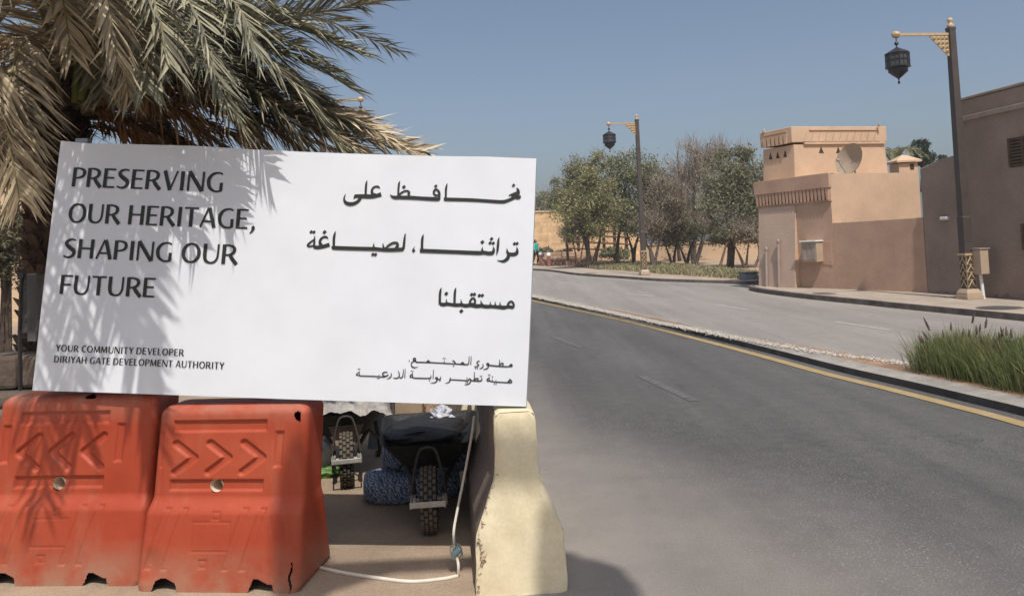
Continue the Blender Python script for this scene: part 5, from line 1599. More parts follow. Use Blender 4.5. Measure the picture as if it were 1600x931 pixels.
# ================================================================== PEOPLE
def skin_mesh(name, verts, edges, radii, m, parent, sub=2):
    me = bpy.data.meshes.new(name); off = ROOT[parent.name]
    me.from_pydata([Vector(v) - off for v in verts], edges, [])
    o = bpy.data.objects.new(name, me); COL.objects.link(o); o.parent = parent
    sk = o.modifiers.new('skin', 'SKIN'); sk.use_smooth_shade = True
    for i, sv in enumerate(me.skin_vertices[0].data):
        rr = radii[i]; sv.radius = rr if isinstance(rr, tuple) else (rr, rr)
    me.skin_vertices[0].data[0].use_root = True
    ss = o.modifiers.new('sub', 'SUBSURF'); ss.levels = ss.render_levels = sub
    me.materials.append(M[m]); return o
def person(foot, H, label, jm, yaw=0.0):
    t = thing('person', label, 'person', foot, 'people on the far pavement')
    k = H / 1.7; f = Vector(foot); cs, sn = math.cos(yaw), math.sin(yaw)
    def w(x, y, z): return f + Vector((x * cs - y * sn, x * sn + y * cs, z)) * k
    body_v = [w(0, 0, .95), w(0, .01, 1.15), w(0, .0, 1.36), w(0, .0, 1.46), w(0, -.02, 1.52), w(0, -.02, 1.60), w(0, -.02, 1.67),
              w(.09, 0, .90), w(.10, -.10, .50), w(.10, .02, .09), w(.10, -.12, .04),
              w(-.09, 0, .90), w(-.10, .12, .50), w(-.10, .22, .12), w(-.10, .12, .04),
              w(.17, 0, 1.40), w(.24, .05, 1.14), w(.25, -.05, .90), w(.25, -.08, .82), w(.25, -.09, .76),
              w(-.17, 0, 1.40), w(-.24, -.04, 1.14), w(-.25, -.12, .92), w(-.25, -.15, .84), w(-.25, -.16, .78)]
    body_e = [(0, 1), (1, 2), (2, 3), (3, 4), (4, 5), (5, 6), (0, 7), (7, 8), (8, 9), (9, 10), (0, 11), (11, 12), (12, 13), (13, 14),
              (2, 15), (15, 16), (16, 17), (17, 18), (18, 19), (2, 20), (20, 21), (21, 22), (22, 23), (23, 24)]
    rr = [(.14, .1), (.12, .09), (.14, .1), .05, .06, .09, .075, .08, .055, .038, .03, .08, .055, .038, .03, .055, .042, .03, .03, .018, .055, .042, .03, .03, .018]
    skin_mesh('body', body_v, body_e, [tuple(q * k for q in x) if isinstance(x, tuple) else x * k for x in rr], 'skin', t)
    jv = [w(0, 0, .90), w(0, .01, 1.12), w(0, .0, 1.36), w(0, 0, 1.45), w(.17, 0, 1.40), w(.24, .05, 1.14), w(.25, -.05, .92), w(-.17, 0, 1.40), w(-.24, -.04, 1.14), w(-.25, -.12, .94)]
    skin_mesh('jacket', jv, [(0, 1), (1, 2), (2, 3), (2, 4), (4, 5), (5, 6), (2, 7), (7, 8), (8, 9)], [(.19 * k, .14 * k), (.17 * k, .13 * k), (.18 * k, .13 * k), .07 * k, .075 * k, .062 * k, .048 * k, .075 * k, .062 * k, .048 * k], jm, t)
    tv = [w(0, 0, .93), w(.09, 0, .86), w(.10, -.10, .50), w(.10, .02, .12), w(-.09, 0, .86), w(-.10, .12, .50), w(-.10, .22, .15)]
    skin_mesh('trousers', tv, [(0, 1), (1, 2), (2, 3), (0, 4), (4, 5), (5, 6)], [(.16 * k, .12 * k), .095 * k, .075 * k, .058 * k, .095 * k, .075 * k, .058 * k], 'trouser', t)
    skin_mesh('hair', [w(0, .05, 1.42), w(0, .04, 1.52), w(0, .01, 1.64), w(0, -.01, 1.70)], [(0, 1), (1, 2), (2, 3)], [.07 * k, .095 * k, .108 * k, .06 * k], 'hair', t)
    b = MB()
    for x, y, z in ((.10, -.05, .05), (-.10, .17, .06)): b.box(w(x, y, z), (.11, .28, .09), Matrix.Rotation(yaw, 3, 'Z'))
    b.build('shoes', 'shoe', t, bevel=.03)
pf = gp(838.5, 414.5, .1)
person(pf, zpx(838, 374.5, pf.y) - pf.z, 'person in turquoise jacket and black trousers walking past the stone wall', 'jacket', .9)
pf2 = gp(832.5, 414, .1); pf2.y += .4; pf2.x -= .05
person(pf2, zpx(832, 375.5, pf2.y) - pf2.z, 'second person in dark clothes almost hidden by the billboard edge', 'jacket2', .6)

# ================================================================== PALM
palm = thing('date_palm', 'date palm with drooping grey green and dead fronds over the billboard', 'palm tree', (-3.45, 5.5, 0))
PC = at(118, 150, 5.25)                    # heart of the crown
def palm_trunk():
    b = MB(); r = random.Random(8)
    base = Vector((-3.38, 5.5, 0)); top = PC + Vector((-.12, .05, .15))
    P = catmull([base, base.lerp(top, .5) + Vector((.0, 0, 0)), top], 12)
    b.tube(P, [.17, .15, .15, .17, .13], 12)
    n = 330
    for i in range(n):
        tt = i / n; p = base.lerp(top, tt); an = i * 2.39996
        o = Vector((math.cos(an), math.sin(an), 0))
        L_ = r.uniform(.07, .15); wd = r.uniform(.05, .085)
        s = Vector((-o.y, o.x, 0)) * wd
        q = p + o * .135
        out = q + o * L_ * .65 + Zv * L_
        b.add([q - s - Zv * .02, q + s - Zv * .02, out + s * .5, out - s * .5, q - s * .7 + Zv * .09, q + s * .7 + Zv * .09], [(0, 1, 2, 3), (3, 2, 5, 4), (0, 3, 4), (1, 5, 2)])
    b.build('trunk', 'trunk', palm)
    b = MB()
    for i in range(900):
        p = base.lerp(top, r.uniform(.55, 1.05)); an = r.uniform(0, 6.28); o = Vector((math.cos(an), math.sin(an), 0))
        q = p + o * r.uniform(.08, .22); d = o * r.uniform(.05, .25) + Zv * r.uniform(-.22, .3) + Vector((r.gauss(0, .05), r.gauss(0, .05), 0))
        e = Vector((-o.y, o.x, 0)) * r.uniform(.004, .012)
        b.add([q - e, q + e, q + d], [(0, 1, 2)])
    b.build('fibre', 'fibre', palm)
palm_trunk()
def frond(pts, label, mleaf, L=.42, n=62, droop=.5, spread=1.12, seed=1, start=.16, wdt=.0128, roll=0.0, stem='rachis', sr=.017, ang0=70, ang1=28, gaps=.05, parent=None):
    n = int(n * 1.75); wdt *= .72
    r = random.Random(seed)
    P = catmull(pts, 14); P = resample(P, 60)
    b = MB()
    b.tube(P[::2] + [P[-1]], [sr, sr * .7, sr * .4, .003], 6, 1)
    up = Zv
    for i in range(n):
        tt = start + (1 - start) * (i + .5) / n
        k = min(58, int(tt * 59)); p = P[k].lerp(P[k + 1], tt * 59 - k) if k < 59 else P[-1]
        T = (P[min(k + 2, 59)] - P[max(k - 1, 0)]).normalized()
        side = T.cross(up)
        if side.length < .15: side = T.cross(Vector((0, 1, .2)))
        side.normalize(); nor = side.cross(T)
        side = Matrix.Rotation(roll, 3, T) @ side; nor = Matrix.Rotation(roll, 3, T) @ nor
        prof = min(1, .45 + 2.2 * (tt - start)) * (1 - .55 * max(0, (tt - .55) / .45) ** 1.5)
        an = R(ang0 + (ang1 - ang0) * tt)
        for sg in (-1, 1):
            if r.random() < gaps: continue
            l = L * prof * r.uniform(.82, 1.12)
            a2 = an + r.gauss(0, .09)
            d = (T * math.cos(a2) + side * sg * math.sin(a2) * spread + nor * (.22 + r.gauss(0, .14))).normalized()
            g = Vector((0, 0, -1)) * (droop if mleaf == 'frondd' else droop * .55) * r.uniform(.6, 1.4)
            p1 = p + d * l * .5 + g * l * .10
            p2 = p + d * l * .93 + g * l * .42 + Vector((r.gauss(0, .012), r.gauss(0, .012), r.gauss(0, .012)))
            wv = d.cross(nor).normalized() * wdt * r.uniform(.8, 1.2)
            wv = Matrix.Rotation(r.gauss(0, .35), 3, d) @ wv
            fold = nor * wdt * .5
            b.add([p - wv * .5, p + wv * .5, p1 - wv, p1 + fold * -.6, p1 + wv, p2], [(0, 1, 4, 3), (0, 3, 2), (3, 4, 5), (2, 3, 5)])
    o = b.build('frond', [mleaf, stem], parent or palm)
    if label: o['label'] = label
    return o
A3 = lambda L: [at(x, y, d) for x, y, d in L]
# visible fronds, right side
frond(A3([(128, 150, 5.2), (205, 40, 5.0), (320, 20, 4.8), (420, 95, 4.7), (490, 175, 4.7), (528, 232, 4.7)]), 'long arching grey green frond', 'frond', .50, 74, .95, seed=1, start=.2)
frond(A3([(130, 165, 5.3), (260, 150, 5.3), (400, 178, 5.2), (530, 210, 5.1), (662, 236, 5.0)]), 'long low frond reaching right above the billboard', 'frondy', .40, 74, .35, seed=2, start=.25, roll=.5)
frond(A3([(128, 140, 5.2), (240, 20, 5.2), (370, 20, 5.1), (480, 50, 5.0), (572, 88, 4.9)]), None, 'frond', .42, 70, .55, seed=3)
frond(A3([(128, 145, 5.1), (270, 50, 5.0), (400, 70, 4.9), (490, 105, 4.8), (552, 140, 4.8)]), None, 'frond', .40, 66, .6, seed=4)
frond(A3([(125, 130, 5.3), (250, 60, 5.5), (400, 40, 5.6), (520, 15, 5.6), (622, -2, 5.6)]), 'pale frond rising to the top right', 'frond', .44, 72, .35, seed=5)
frond(A3([(130, 150, 5.2), (220, 10, 5.4), (340, -40, 5.5), (470, -30, 5.6), (560, 10, 5.7)]), None, 'frond', .42, 60, .5, seed=6)
frond(A3([(130, 160, 5.2), (240, 90, 5.0), (340, 110, 4.9), (430, 170, 4.8), (480, 245, 4.8)]), None, 'frond', .46, 64, .9, seed=7)
frond(A3([(130, 165, 5.3), (260, 110, 5.4), (420, 130, 5.5), (540, 180, 5.5), (600, 222, 5.5)]), None, 'frond', .42, 64, .7, seed=8)
frond(A3([(128, 175, 5.25), (215, 138, 5.1), (300, 138, 5.0), (370, 172, 5.0), (410, 225, 5.0)]), 'dead brown frond hanging over the billboard edge', 'frondd', .40, 64, 1.3, seed=9, start=.1, gaps=.1)
frond(A3([(128, 180, 5.3), (220, 160, 5.2), (330, 165, 5.2), (430, 205, 5.2), (490, 250, 5.2)]), 'dead brown frond', 'frondd', .36, 60, 1.2, seed=10, start=.1, gaps=.15)
frond(A3([(120, 140, 5.1), (150, 0, 4.8), (200, -30, 4.6), (258, 40, 4.5), (285, 130, 4.5)]), None, 'frond', .44, 60, 1.0, seed=11)
frond(A3([(115, 140, 5.1), (128, -20, 4.8), (160, -40, 4.6), (188, 40, 4.5), (200, 150, 4.5)]), 'pale drooping frond before the trunk', 'frondy', .36, 56, .8, seed=12, wdt=.010)
# filling layers behind and between
for i, (pl, m_, L_, dr) in enumerate((
    ([(128, 150, 5.3), (210, 60, 5.4), (300, 50, 5.4), (390, 110, 5.4), (440, 200, 5.4)], 'frond', .46, .9),
    ([(128, 150, 5.4), (200, 30, 5.6), (290, 0, 5.7), (390, 40, 5.8), (460, 120, 5.8)], 'frond', .46, .8),
    ([(128, 150, 5.1), (180, 30, 4.9), (250, 10, 4.8), (320, 70, 4.7), (355, 165, 4.7)], 'frond', .48, 1.0),
    ([(130, 160, 5.2), (250, 120, 5.2), (370, 140, 5.1), (470, 190, 5.1), (560, 232, 5.0)], 'frondy', .42, .8),
    ([(130, 170, 5.3), (240, 150, 5.5), (350, 160, 5.6), (470, 215, 5.6), (560, 245, 5.6)], 'frondd', .40, 1.1),
    ([(128, 175, 5.2), (190, 150, 5.1), (250, 160, 5.0), (300, 200, 5.0), (320, 245, 5.0)], 'frondd', .38, 1.3),
    ([(130, 175, 5.5), (210, 165, 5.6), (290, 180, 5.7), (370, 215, 5.7), (420, 255, 5.7)], 'frondd', .42, 1.1),
    ([(130, 150, 5.3), (230, -10, 5.1), (340, -30, 5.0), (440, 20, 4.9), (530, 75, 4.9)], 'frond', .44, .8),
    ([(130, 150, 5.3), (260, 80, 5.2), (390, 90, 5.2), (480, 140, 5.1), (540, 195, 5.1)], 'frond', .46, .8),
    ([(130, 150, 5.5), (230, 90, 5.8), (340, 90, 6.0), (430, 130, 6.1), (510, 190, 6.1)], 'frond', .48, .8),
    ([(110, 150, 5.5), (150, 20, 5.8), (190, -20, 6.0), (250, 20, 6.1), (290, 110, 6.1)], 'frond', .48, .9),
    ([(100, 150, 5.3), (80, 40, 5.2), (40, 0, 5.1), (-10, 50, 5.0), (-40, 150, 5.0)], 'frond', .46, .9),
    ([(100, 160, 5.2), (70, 90, 5.0), (40, 90, 4.9), (10, 170, 4.9), (5, 270, 4.9)], 'frondd', .42, .9),
    ([(110, 150, 5.6), (60, 80, 5.9), (0, 60, 6.1), (-70, 120, 6.2), (-110, 220, 6.2)], 'frond', .46, .8),
    ([(125, 185, 5.5), (180, 185, 5.6), (240, 205, 5.7), (300, 240, 5.7)], 'frondd', .42, 1.0),
    ([(110, 205, 5.5), (150, 198, 5.5), (200, 210, 5.5), (250, 245, 5.5)], 'frondd', .40, .8),
    ([(110, 195, 5.6), (160, 180, 5.8), (220, 190, 5.9), (280, 225, 5.9)], 'frond', .46, .8),
    ([(130, 170, 5.4), (270, 100, 5.3), (400, 110, 5.2), (490, 160, 5.1), (545, 225, 5.1)], 'frond', .46, .8),
    ([(130, 170, 5.2), (280, 130, 5.1), (410, 160, 5.0), (500, 205, 4.9), (580, 245, 4.9)], 'frondy', .44, .7),
    ([(130, 160, 5.1), (210, 70, 4.9), (280, 70, 4.8), (340, 120, 4.7), (375, 200, 4.7)], 'frond', .48, 1.0),
    ([(125, 175, 5.6), (200, 160, 5.9), (270, 175, 6.0), (340, 225, 6.0)], 'frond', .46, 1.0),
    ([(125, 185, 5.8), (190, 190, 6.1), (270, 215, 6.2), (350, 262, 6.2)], 'frond', .48, .9),
    ([(125, 180, 5.3), (165, 175, 5.3), (205, 195, 5.3), (235, 245, 5.3)], 'frondd', .36, 1.2),
    ([(128, 165, 5.0), (215, 110, 4.9), (300, 125, 4.8), (365, 180, 4.8), (390, 240, 4.8)], 'frondy', .46, 1.1),
    ([(128, 170, 5.6), (230, 130, 5.8), (350, 130, 6.0), (460, 180, 6.1), (540, 235, 6.1)], 'frond', .5, .9),
    ([(128, 170, 5.0), (230, 110, 4.9), (330, 60, 4.85), (430, 60, 4.8), (520, 110, 4.8)], 'frond', .46, .8))):
    frond(A3(pl), None, m_, L_, 60, dr, seed=120 + i, start=.15)
for i, (pl, m_, L_, dr, rl) in enumerate((
    ([(128, 160, 5.2), (280, 120, 5.1), (430, 145, 5.0), (560, 192, 4.95), (640, 236, 4.9)], 'frondy', .42, .3, .3),
    ([(128, 165, 5.4), (320, 140, 5.5), (470, 175, 5.5), (570, 205, 5.4), (640, 236, 5.4)], 'frondd', .44, .4, .3))):
    frond(A3(pl), None, m_, L_, 62, dr, seed=260 + i, start=.2, roll=rl)
# left side
frond(A3([(100, 150, 5.1), (60, 10, 4.7), (10, -10, 4.4), (-25, 90, 4.3), (-20, 230, 4.3)]), 'tan frond drooping at the left edge', 'frondy', .50, 66, .9, seed=13, roll=.3)
frond(A3([(100, 160, 5.0), (58, 60, 4.6), (22, 100, 4.4), (14, 200, 4.3), (30, 310, 4.3)]), 'tan frond hanging at the left edge', 'frondy', .44, 66, .7, seed=14, roll=-.2)
frond(A3([(95, 170, 5.1), (50, 110, 4.8), (10, 150, 4.7), (-20, 230, 4.6), (-30, 300, 4.6)]), None, 'frond', .42, 56, .8, seed=15)
frond(A3([(105, 130, 5.4), (60, -40, 5.6), (-20, -60, 5.8), (-120, 20, 6.0), (-160, 160, 6.1)]), None, 'frond', .42, 56, .6, seed=16)
# upright and rear fronds
for i, (dx, dy, h, dr) in enumerate(((-.3, .8, 1.7, .5), (.5, .9, 1.6, .6), (.9, .4, 1.9, .4), (-.9, .2, 1.7, .5), (.1, -.3, 2.1, .5), (1.3, .8, 1.0, .7), (-1.2, .7, 1.1, .7), (.6, .1, 2.2, .4), (-.5, -.3, 2.0, .4))):
    e = PC + Vector((dx * 1.6, dy * 1.6, h * .55))
    frond([PC, PC + Vector((dx * .35, dy * .35, h * .55)), PC + Vector((dx * 1.0, dy * 1.0, h * .78)), e], None, 'frond', .42, 50, dr, seed=30 + i)
# young inner fronds: dense dark fill in the heart of the crown
for i in range(9):
    an = i * .75; rr_ = random.Random(60 + i)
    d = Vector((math.cos(an), math.sin(an) * .7, 0)); l = rr_.uniform(.9, 1.5)
    frond([PC + Vector((0, 0, -.1)), PC + d * l * .35 + Zv * l * .3, PC + d * l * .8 + Zv * l * .25, PC + d * l * 1.05 - Zv * l * .15], None, 'frond' if i % 3 else 'frondd', .34, 40, 1.0, seed=70 + i, start=.3)
# fronds that arch over the billboard towards the viewer, outside the picture, whose shade falls on the panel
for i, (x, y, z, rl) in enumerate(((-2.0, 2.75, 2.85, .2), (-1.62, 2.70, 2.85, -.3), (-2.15, 2.5, 2.9, .1), (-1.85, 2.95, 3.0, .3), (-1.55, 2.5, 3.1, 0))):
    e = Vector((x, y, z))
    m1 = PC.lerp(e, .35); m1.z = 3.75 + .1 * i; m2 = PC.lerp(e, .72); m2.z = 3.75 + .05 * i
    frond([PC, m1, m2, e], None, 'frond', .46, 60, .7, seed=90 + i, roll=rl, wdt=.016)
# fronds bending forward in front of the panel's top edge
for i, (pl, m_) in enumerate((
    ([(128, 150, 5.2), (180, -30, 4.3), (245, -50, 3.8), (305, 20, 3.6), (335, 115, 3.55)], 'frond'),
    ([(128, 150, 5.2), (150, -50, 4.3), (190, -70, 3.75), (240, 0, 3.55), (265, 105, 3.5)], 'frond'),
    ([(120, 150, 5.2), (110, -50, 4.3), (130, -80, 3.7), (165, -15, 3.5), (182, 95, 3.45)], 'frondy'),
    ([(128, 150, 5.2), (215, -40, 4.4), (300, -50, 3.95), (375, 15, 3.7), (405, 100, 3.65)], 'frond'),
    ([(110, 150, 5.2), (80, -40, 4.3), (70, -60, 3.75), (95, -10, 3.6), (112, 85, 3.55)], 'frondy'),
    ([(128, 150, 5.2), (200, 40, 4.5), (270, 60, 4.0), (330, 110, 3.75), (352, 160, 3.7)], 'frond'),
    ([(128, 150, 5.2), (160, 20, 4.4), (200, 20, 3.9), (225, 70, 3.7), (232, 140, 3.62)], 'frond'))):
    frond(A3(pl), None, m_, .36, 60, .9, seed=200 + i, start=.3, wdt=.0115)
# green leaf bases
for i, (x0, y0, x1, y1) in enumerate(((118, 160, 125, 85), (128, 155, 140, 100), (95, 165, 75, 100), (140, 165, 175, 110), (108, 165, 100, 95))):
    b = MB(); P = catmull([at(x0, y0, 5.0), at((x0 + x1) / 2 - 1, (y0 + y1) / 2, 4.95), at(x1, y1, 4.98)], 5); b.tube(P, [.03, .026, .02], 7)
    b.build('leaf_base', 'rachisg' if i < 2 else 'trunk', palm, smooth=True)

# palm far behind the roof
rp_ = at(1397, 262, 42)
fp = thing('date_palm', 'distant palm top behind the small roof turret', 'palm tree', (rp_.x, rp_.y, zr(42)), 'trees behind the adobe house')
b = MB(); b.tube([(rp_.x, rp_.y, zr(42)), rp_], [.22, .18], 8); b.build('trunk', 'trunk', fp)
for i in range(11):
    an = i * 2.4; d = Vector((math.cos(an), math.sin(an), 0)); l = 1.5
    frond([rp_, rp_ + d * l * .3 + Zv * l * .55, rp_ + d * l * .75 + Zv * l * .6, rp_ + d * l * 1.1 + Zv * l * .25], None, 'leafd', .5, 22, .6, seed=150 + i, wdt=.03, sr=.03, parent=fp)

# ================================================================== LEFT BACKGROUND
mw = thing('mud_wall', 'old mud brick wall beyond the palm at the left edge', 'wall', at(10, 330, 24))
a, c = at(-120, 330, 24), at(120, 330, 24); zt_ = at(10, 268, 24).z
b = MB(); b.prism([(0, -.2), (c.x - a.x, -.2), (c.x - a.x, zt_ - .3), (2.2, zt_), (1.3, zt_ - .15), (0, zt_ + .2)], (a.x, 24, 0), (1, 0, 0), Zv, (0, 1, 0), .6); b.build('wall_body', 'wallfar', mw)
bush('bush', 'large olive grey bush at the left edge beyond the palm', 5, 385, 14, 60, 62, 'bushleaf', 9000, .085, 24)
bush('bush', 'darker bush behind the palm trunk and billboard', 75, 370, 17, 45, 50, 'leafd', 5000, .1, 25)
# dry stone wall under the palm
sw = thing('dry_stone_wall', 'dark dry stone wall in shade under the palm', 'stone wall', (-3.7, 5.2, 0))
b = MB(); r = random.Random(17)
for k, (zz, hh, x0, x1) in enumerate(((.0, .24, -5.2, -2.3), (.24, .2, -4.6, -2.35), (.44, .16, -4.05, -2.4), (.60, .13, -3.75, -2.5), (.73, .1, -3.62, -2.6), (.83, .22, -3.52, -2.8))):
    x = x0
    while x < x1:
        wd = r.uniform(.22, .5); b.box((x + wd / 2, 4.95 + .05 * k + r.uniform(-.05, .05), zz + hh / 2), (wd * .98, .6 - .05 * k, hh * .97), Matrix.Rotation(r.uniform(-.07, .07), 3, 'Z') @ Matrix.Rotation(r.uniform(-.04, .04), 3, 'Y')); x += wd
b.build('stonework', 'rock', sw, bevel=.025)
# glass screen
gl = thing('glass_screen', 'small smoked glass screen standing between the palm and the billboard', 'glass screen', at(50, 520, 4.75))
p, q = at(31, 520, 4.75), at(34, 430, 4.75); p2, q2 = at(95, 520, 4.75), at(98, 428, 4.75)
nn = Vector((0, .008, 0))
b = MB(); b.add([p, p2, q2, q, p + nn, p2 + nn, q2 + nn, q + nn], [(0, 1, 2, 3), (7, 6, 5, 4), (0, 4, 5, 1), (1, 5, 6, 2), (2, 6, 7, 3), (3, 7, 4, 0)]); b.build('pane', 'glass', gl)
b = MB(); b.tube([Vector((p.x, p.y, p.z - .35)), p, q], .012, 6); b.box(q, (.035, .03, .035)); b.build('frame', 'lantern', gl)
b = MB(); s_ = at(45, 430, 4.78); b.box((s_.x, s_.y + .03, s_.z - .2), (.05, .02, .42)); b.build('strut', 'steel', gl)

# ================================================================== WHEELBARROWS
def wheelbarrow(label):
    """local frame: wheel axle at origin height .18, barrow extends to +y (handles away from viewer)"""
    t = thing('wheelbarrow', label, 'wheelbarrow', (0, 0, 0), 'wheelbarrows parked behind the billboard')
    # wheel
    w_ = MB(); Rw = .182
    prof = []
    n = 40
    rotX = Matrix.Rotation(math.pi / 2, 3, 'Y')
    w_.lathe([(.10, -.036), (.135, -.050), (.162, -.047), (.174, -.03), (.178, 0), (.174, .03), (.162, .047), (.135, .050), (.10, .036), (.095, 0), (.10, -.036)], n, (0, 0, Rw), rotX, cap=False)
    for k in range(26):
        an = 2 * math.pi * k / 26
        for j, off in enumerate((-.036, -.0125, .0125, .036)):
            a2 = an + (.12 if j % 2 else 0)
            c = Vector((off, Rw * .985 * math.cos(a2) * (.97 if j in (0, 3) else 1), Rw + Rw * .985 * math.sin(a2) * (.97 if j in (0, 3) else 1)))
            w_.box(c, (.017, .026, .012), Matrix.Rotation(a2 - math.pi / 2, 3, 'X'), 1)
    wheel = w_.build('wheel', ['rubber', 'dustrub'], t, smooth=True, sharp=35, local=True)
    b = MB(); b.lathe([(.015, -.05), (.02, -.03), (.095, -.02), (.098, .0), (.095, .02), (.02, .03), (.015, .05)], 20, (0, 0, Rw), rotX); b.build('rim', 'zinc', wheel, local=True)
    b = MB(); b.tube([(-.10, 0, Rw), (.10, 0, Rw)], .01, 8)
    for s in (-1, 1): b.box((s * .09, .0, Rw + .0), (.03, .07, .05))
    b.build('axle', 'zinc', t, local=True)
    b = MB(); b.box((0, -.205, Rw + .035), (.20, .012, .032))
    for s in (-1, 1): b.box((s * .095, -.10, Rw + .025), (.010, .21, .028))
    b.build('front_plate', 'zinc', t, bevel=.004, local=True)
    # frame tubes run from the wheel to the handles
    b = MB()
    for s in (-1, 1):
        b.tube(catmull([(s * .085, -.01, Rw), (s * .10, .18, .24), (s * .16, .5, .265), (s * .26, 1.0, .38), (s * .29, 1.38, .50)], 6), .016, 8)
    b.build('frame', 'tube', t, smooth=True, local=True)
    for s in (-1, 1):
        b = MB(); b.tube([(s * .285, 1.30, .50), (s * .295, 1.45, .54)], .021, 10); b.build('grip', 'rubber', t, local=True)
    b = MB(); b.tube(catmull([(-.10, -.02, Rw + .03), (-.078, .0, .34), (-.05, .01, .445), (-.02, .012, .470), (.02, .012, .470), (.05, .01, .445), (.078, .0, .34), (.10, -.02, Rw + .03)], 5), .0085, 8)
    b.build('front_hoop', 'tube', t, smooth=True, local=True)
    for s in (-1, 1):
        b = MB(); b.tube(catmull([(s * .22, .62, .30), (s * .25, .66, .10), (s * .24, .70, .015), (s * .23, .78, .015)], 5), .016, 8); b.tube([(s * .25, .655, .14), (s * .15, .42, .30)], .010, 6)
        b.build('leg', 'tube', t, smooth=True, local=True)
    # tray: double skin lofted from bottom outline to rim
    def outline(k, z, inset=0.0):
        yf, yb, wf, wb = .30 - .25 * k, .78 + .17 * k, .13 + .14 * k, .17 + .155 * k
        pts = []
        for (x, y) in ((-wf, yf), (-wb, yb), (wb, yb), (wf, yf)): pts.append(Vector((x, y, 0)))
        out = []
        for i in range(4):
            a, c, d = pts[i - 1], pts[i], pts[(i + 1) % 4]
            ra = .30
            for q in range(5):
                f = q / 4; p0 = c.lerp(a, ra * .5); p1 = c.lerp(d, ra * .5)
                out.append(p0 * (1 - f) ** 2 + c * 2 * f * (1 - f) + p1 * f * f)
        cen_ = sum(out, Vector()) / len(out)
        rl = random.Random(2)
        return [Vector((*(cen_ + (p - cen_) * (1 - inset)).xy, z + 0)) for p in out]
    b = MB()
    rings = [outline(0, .275), outline(.35, .335), outline(.7, .41), outline(1, .475), outline(1.06, .482), outline(1.0, .47), outline(.7, .405, .03), outline(.5, .39, .05)]
    m = len(rings[0]); vs = [p for rg in rings for p in rg]
    fs = [(i * m + k, i * m + (k + 1) % m, (i + 1) * m + (k + 1) % m, (i + 1) * m + k) for i in range(len(rings) - 1) for k in range(m)]
    fs += [tuple(reversed(range(m))), tuple((len(rings) - 1) * m + k for k in range(m))]
    b.add(vs, fs); b.build('tray', 'tray', t, smooth=True, sharp=40, local=True)
    return t
wb = wheelbarrow('black tarred wheelbarrow nearest the concrete barrier')
p1 = gp(672, 830, .005); wb.location = (p1.x, p1.y, .006); wb.rotation_euler = (0, 0, R(5))
wb2 = copy_tree(wb); p2 = gp(543, 758, .005); wb2.location = (p2.x, p2.y, .006); wb2.rotation_euler = (0, 0, R(12))
wb2['label'] = 'wheelbarrow covered with a plastic sheet beside the red barrier'
b = MB(); b.prism([(-.07, .24), (.07, .24), (.135, .40), (-.135, .40)], (0, .16, 0), (1, 0, 0), (0, 0, 1), (0, 1, 0), .008)
b.build('front_guard', 'dusty', wb2, local=True)
# dried tar heap in the near tray
def blob(c, size, m, name, seed, amp=.25, sub=(18, 12), fn=None):
    b = MB(); r = random.Random(seed); nu, nv = sub; vs = []
    ph = [r.uniform(0, 6) for _ in range(6)]
    for j in range(nv + 1):
        th = math.pi * j / nv
        for i in range(nu):
            a = 2 * math.pi * i / nu
            d = Vector((math.sin(th) * math.cos(a), math.sin(th) * math.sin(a), math.cos(th)))
            k = 1 + amp * (math.sin(d.x * 5 + ph[0]) * math.sin(d.y * 6 + ph[1]) + .6 * math.sin(d.z * 9 + ph[2] + d.x * 7) + .4 * math.sin(d.y * 13 + ph[3]))
            v = Vector((d.x * size[0] * k, d.y * size[1] * k, d.z * size[2] * k))
            vs.append(Vector(c) + (fn(v) if fn else v))
    fs = [(j * nu + i, j * nu + (i + 1) % nu, (j + 1) * nu + (i + 1) % nu, (j + 1) * nu + i) for j in range(nv) for i in range(nu)]
    b.add(vs, fs); return b
b = blob((p1.x - .06, p1.y + .5, .475), (.25, .33, .05), 'tray', 'tarpaulin', 3, .16)
tag(b.build('tarpaulin', 'tray', None, smooth=True), 'crumpled black tarpaulin heaped in the near wheelbarrow', 'tarpaulin')
b = blob(at(690, 650, p1.y + .68), (.065, .06, .055), 'paper', 'paper', 6, .45, (14, 9))
tag(b.build('crumpled_paper', 'paper', None), 'crumpled white printed paper lying on the black wheelbarrow', 'paper')
# plastic sheet over the far barrow
b = MB(); r = random.Random(9); nx, ny = 34, 26
vs = []
for j in range(ny + 1):
    for i in range(nx + 1):
        x = -.34 + .68 * i / nx - .2 * j / ny; y = .02 + .95 * j / ny
        e = max(abs(x + .2 * j / ny) - .27, 0) * 1.2 + max(.06 - y, 0) * .8
        z = .53 + .012 * math.sin(x * 40 + y * 17) + .012 * math.sin(y * 33 - x * 21) + .02 * math.sin(x * 11 + 2) * math.sin(y * 9) - e + r.uniform(-.006, .006)
        vs.append(Vector((p2.x + x, p2.y + y, z)))
b.add(vs, [(j * (nx + 1) + i, j * (nx + 1) + i + 1, (j + 1) * (nx + 1) + i + 1, (j + 1) * (nx + 1) + i) for j in range(ny) for i in range(nx)])
o = tag(b.build('plastic_sheet', 'sheet'), 'creased clear plastic sheet spread over the second wheelbarrow', 'plastic sheet')
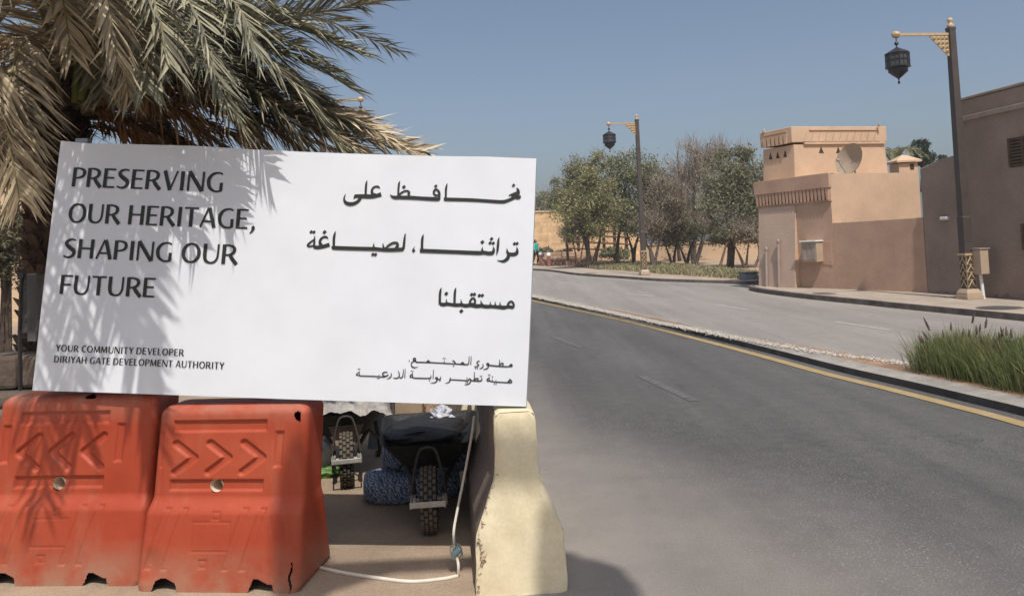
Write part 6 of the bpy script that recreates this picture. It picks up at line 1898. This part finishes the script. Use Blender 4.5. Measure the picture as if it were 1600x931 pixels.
# cement sack
b = blob((0, 0, 0), (.36, .17, .11), 'bag', 'sack', 12, .06, (28, 14), lambda v: Vector((max(-.31, min(.31, v.x * 1.1)), max(-.15, min(.15, v.y * 1.1)), max(-.095, min(.10, v.z * 1.15)))))
sk = at(645, 770, p1.y + .62)
o = b.build('cement_sack', 'bag', None, smooth=True); o.location = (sk.x, sk.y, .097); o.rotation_euler = (0, 0, .08)
tag(o, 'blue and white printed cement sack lying behind the near wheelbarrow', 'sack')
b = blob((0, 0, 0), (.33, .16, .10), 'bag', 'sack', 13, .07, (28, 14), lambda v: Vector((max(-.29, min(.29, v.x * 1.1)), max(-.15, min(.15, v.y * 1.1)), max(-.085, min(.09, v.z * 1.15)))))
o = b.build('cement_sack', 'bag', None, smooth=True); o.location = (sk.x + .10, sk.y + .05, .26); o.rotation_euler = (0, .05, -.1)
tag(o, 'blue and white cement sack lying on top of another sack', 'sack')
# plastic bags beside the red barrier
pw = gp(511, 738, .0)
o = blob((pw.x - .02, pw.y, .115), (.08, .07, .10), 0, 0, 20, .3).build('plastic_bag', 'bagw', None, smooth=True); tag(o, 'crumpled white plastic bag beside the second wheelbarrow', 'bag')
o = blob((pw.x + .02, pw.y - .13, .04), (.09, .06, .035), 0, 0, 21, .35).build('plastic_bag', 'bagg', None, smooth=True); tag(o, 'flat green plastic bag below the white bag', 'bag')
# stones stacked in a row at the back
for i, (x0, x1, lab) in enumerate(((560, 592, 'leftmost rough stone block behind the wheelbarrows'), (618, 657, 'middle rough stone block behind the wheelbarrows'), (664, 705, 'rightmost rough stone block behind the wheelbarrows'))):
    a = at(x0, 645, 7.6); c = at(x1, 645, 7.6)
    b = MB(); b.box(((a.x + c.x) / 2, 7.75, .28), (c.x - a.x, .3, .56)); o = b.build('stone_block', 'block', None, bevel=.03); tag(o, lab, 'stone block', 'stone blocks behind the wheelbarrows')
# planks leaning near the far barrow
a = at(596, 690, 6.4); b = MB(); b.box((a.x, 6.45, .42), (.10, .03, .84), Matrix.Rotation(.18, 3, 'Y')); tag(b.build('plank', 'board'), 'blue grey plank leaning between the two wheelbarrows', 'plank')
a = at(575, 700, 7.0); b = MB(); b.box((a.x, 7.1, .17), (1.0, .18, .34)); tag(b.build('kerb_stone', 'dusty', bevel=.015), 'pale kerb stone lying behind the plastic covered wheelbarrow', 'kerb stone')

# ================================================================== HOSE
hz = thing('hose', 'white hose running from the red barrier up along the concrete barrier', 'hose', gp(700, 905))
pts = [gp(490, 884, .01), gp(530, 893, .012), gp(580, 901, .012), (gp(640, 908, .012)), gp(690, 904, .012), gp(716, 899, .012)]
b = MB(); b.tube(catmull(pts, 8), .0095, 8)
up_ = [gp(716, 899, .012), at(716, 880, 3.86), at(711, 858, 3.95), at(709, 830, 4.05), at(716, 790, 4.12), at(727, 735, 4.15), at(737, 680, 4.15), at(741, 650, 4.15)]
b.tube(catmull(up_, 6), .0075, 8); b.build('tube', 'hose', hz, smooth=True)
cn = at(713, 862, 3.9)
b = MB(); b.lathe([(.012, -.03), (.018, -.025), (.018, .02), (.012, .03)], 10, cn, Matrix.Rotation(.9, 3, 'Y')); b.build('connector', 'teal', hz)
b = MB()
for k in range(4):
    b.tube(catmull([cn + Vector((.03 * math.cos(a_ + k), .02 * math.sin(a_ * 1.3 + k), .035 * math.sin(a_ + k * .6))) for a_ in np.linspace(0, 6.0, 9)], 3), .0018, 4)
b.build('binding_wire', 'zinc', hz)
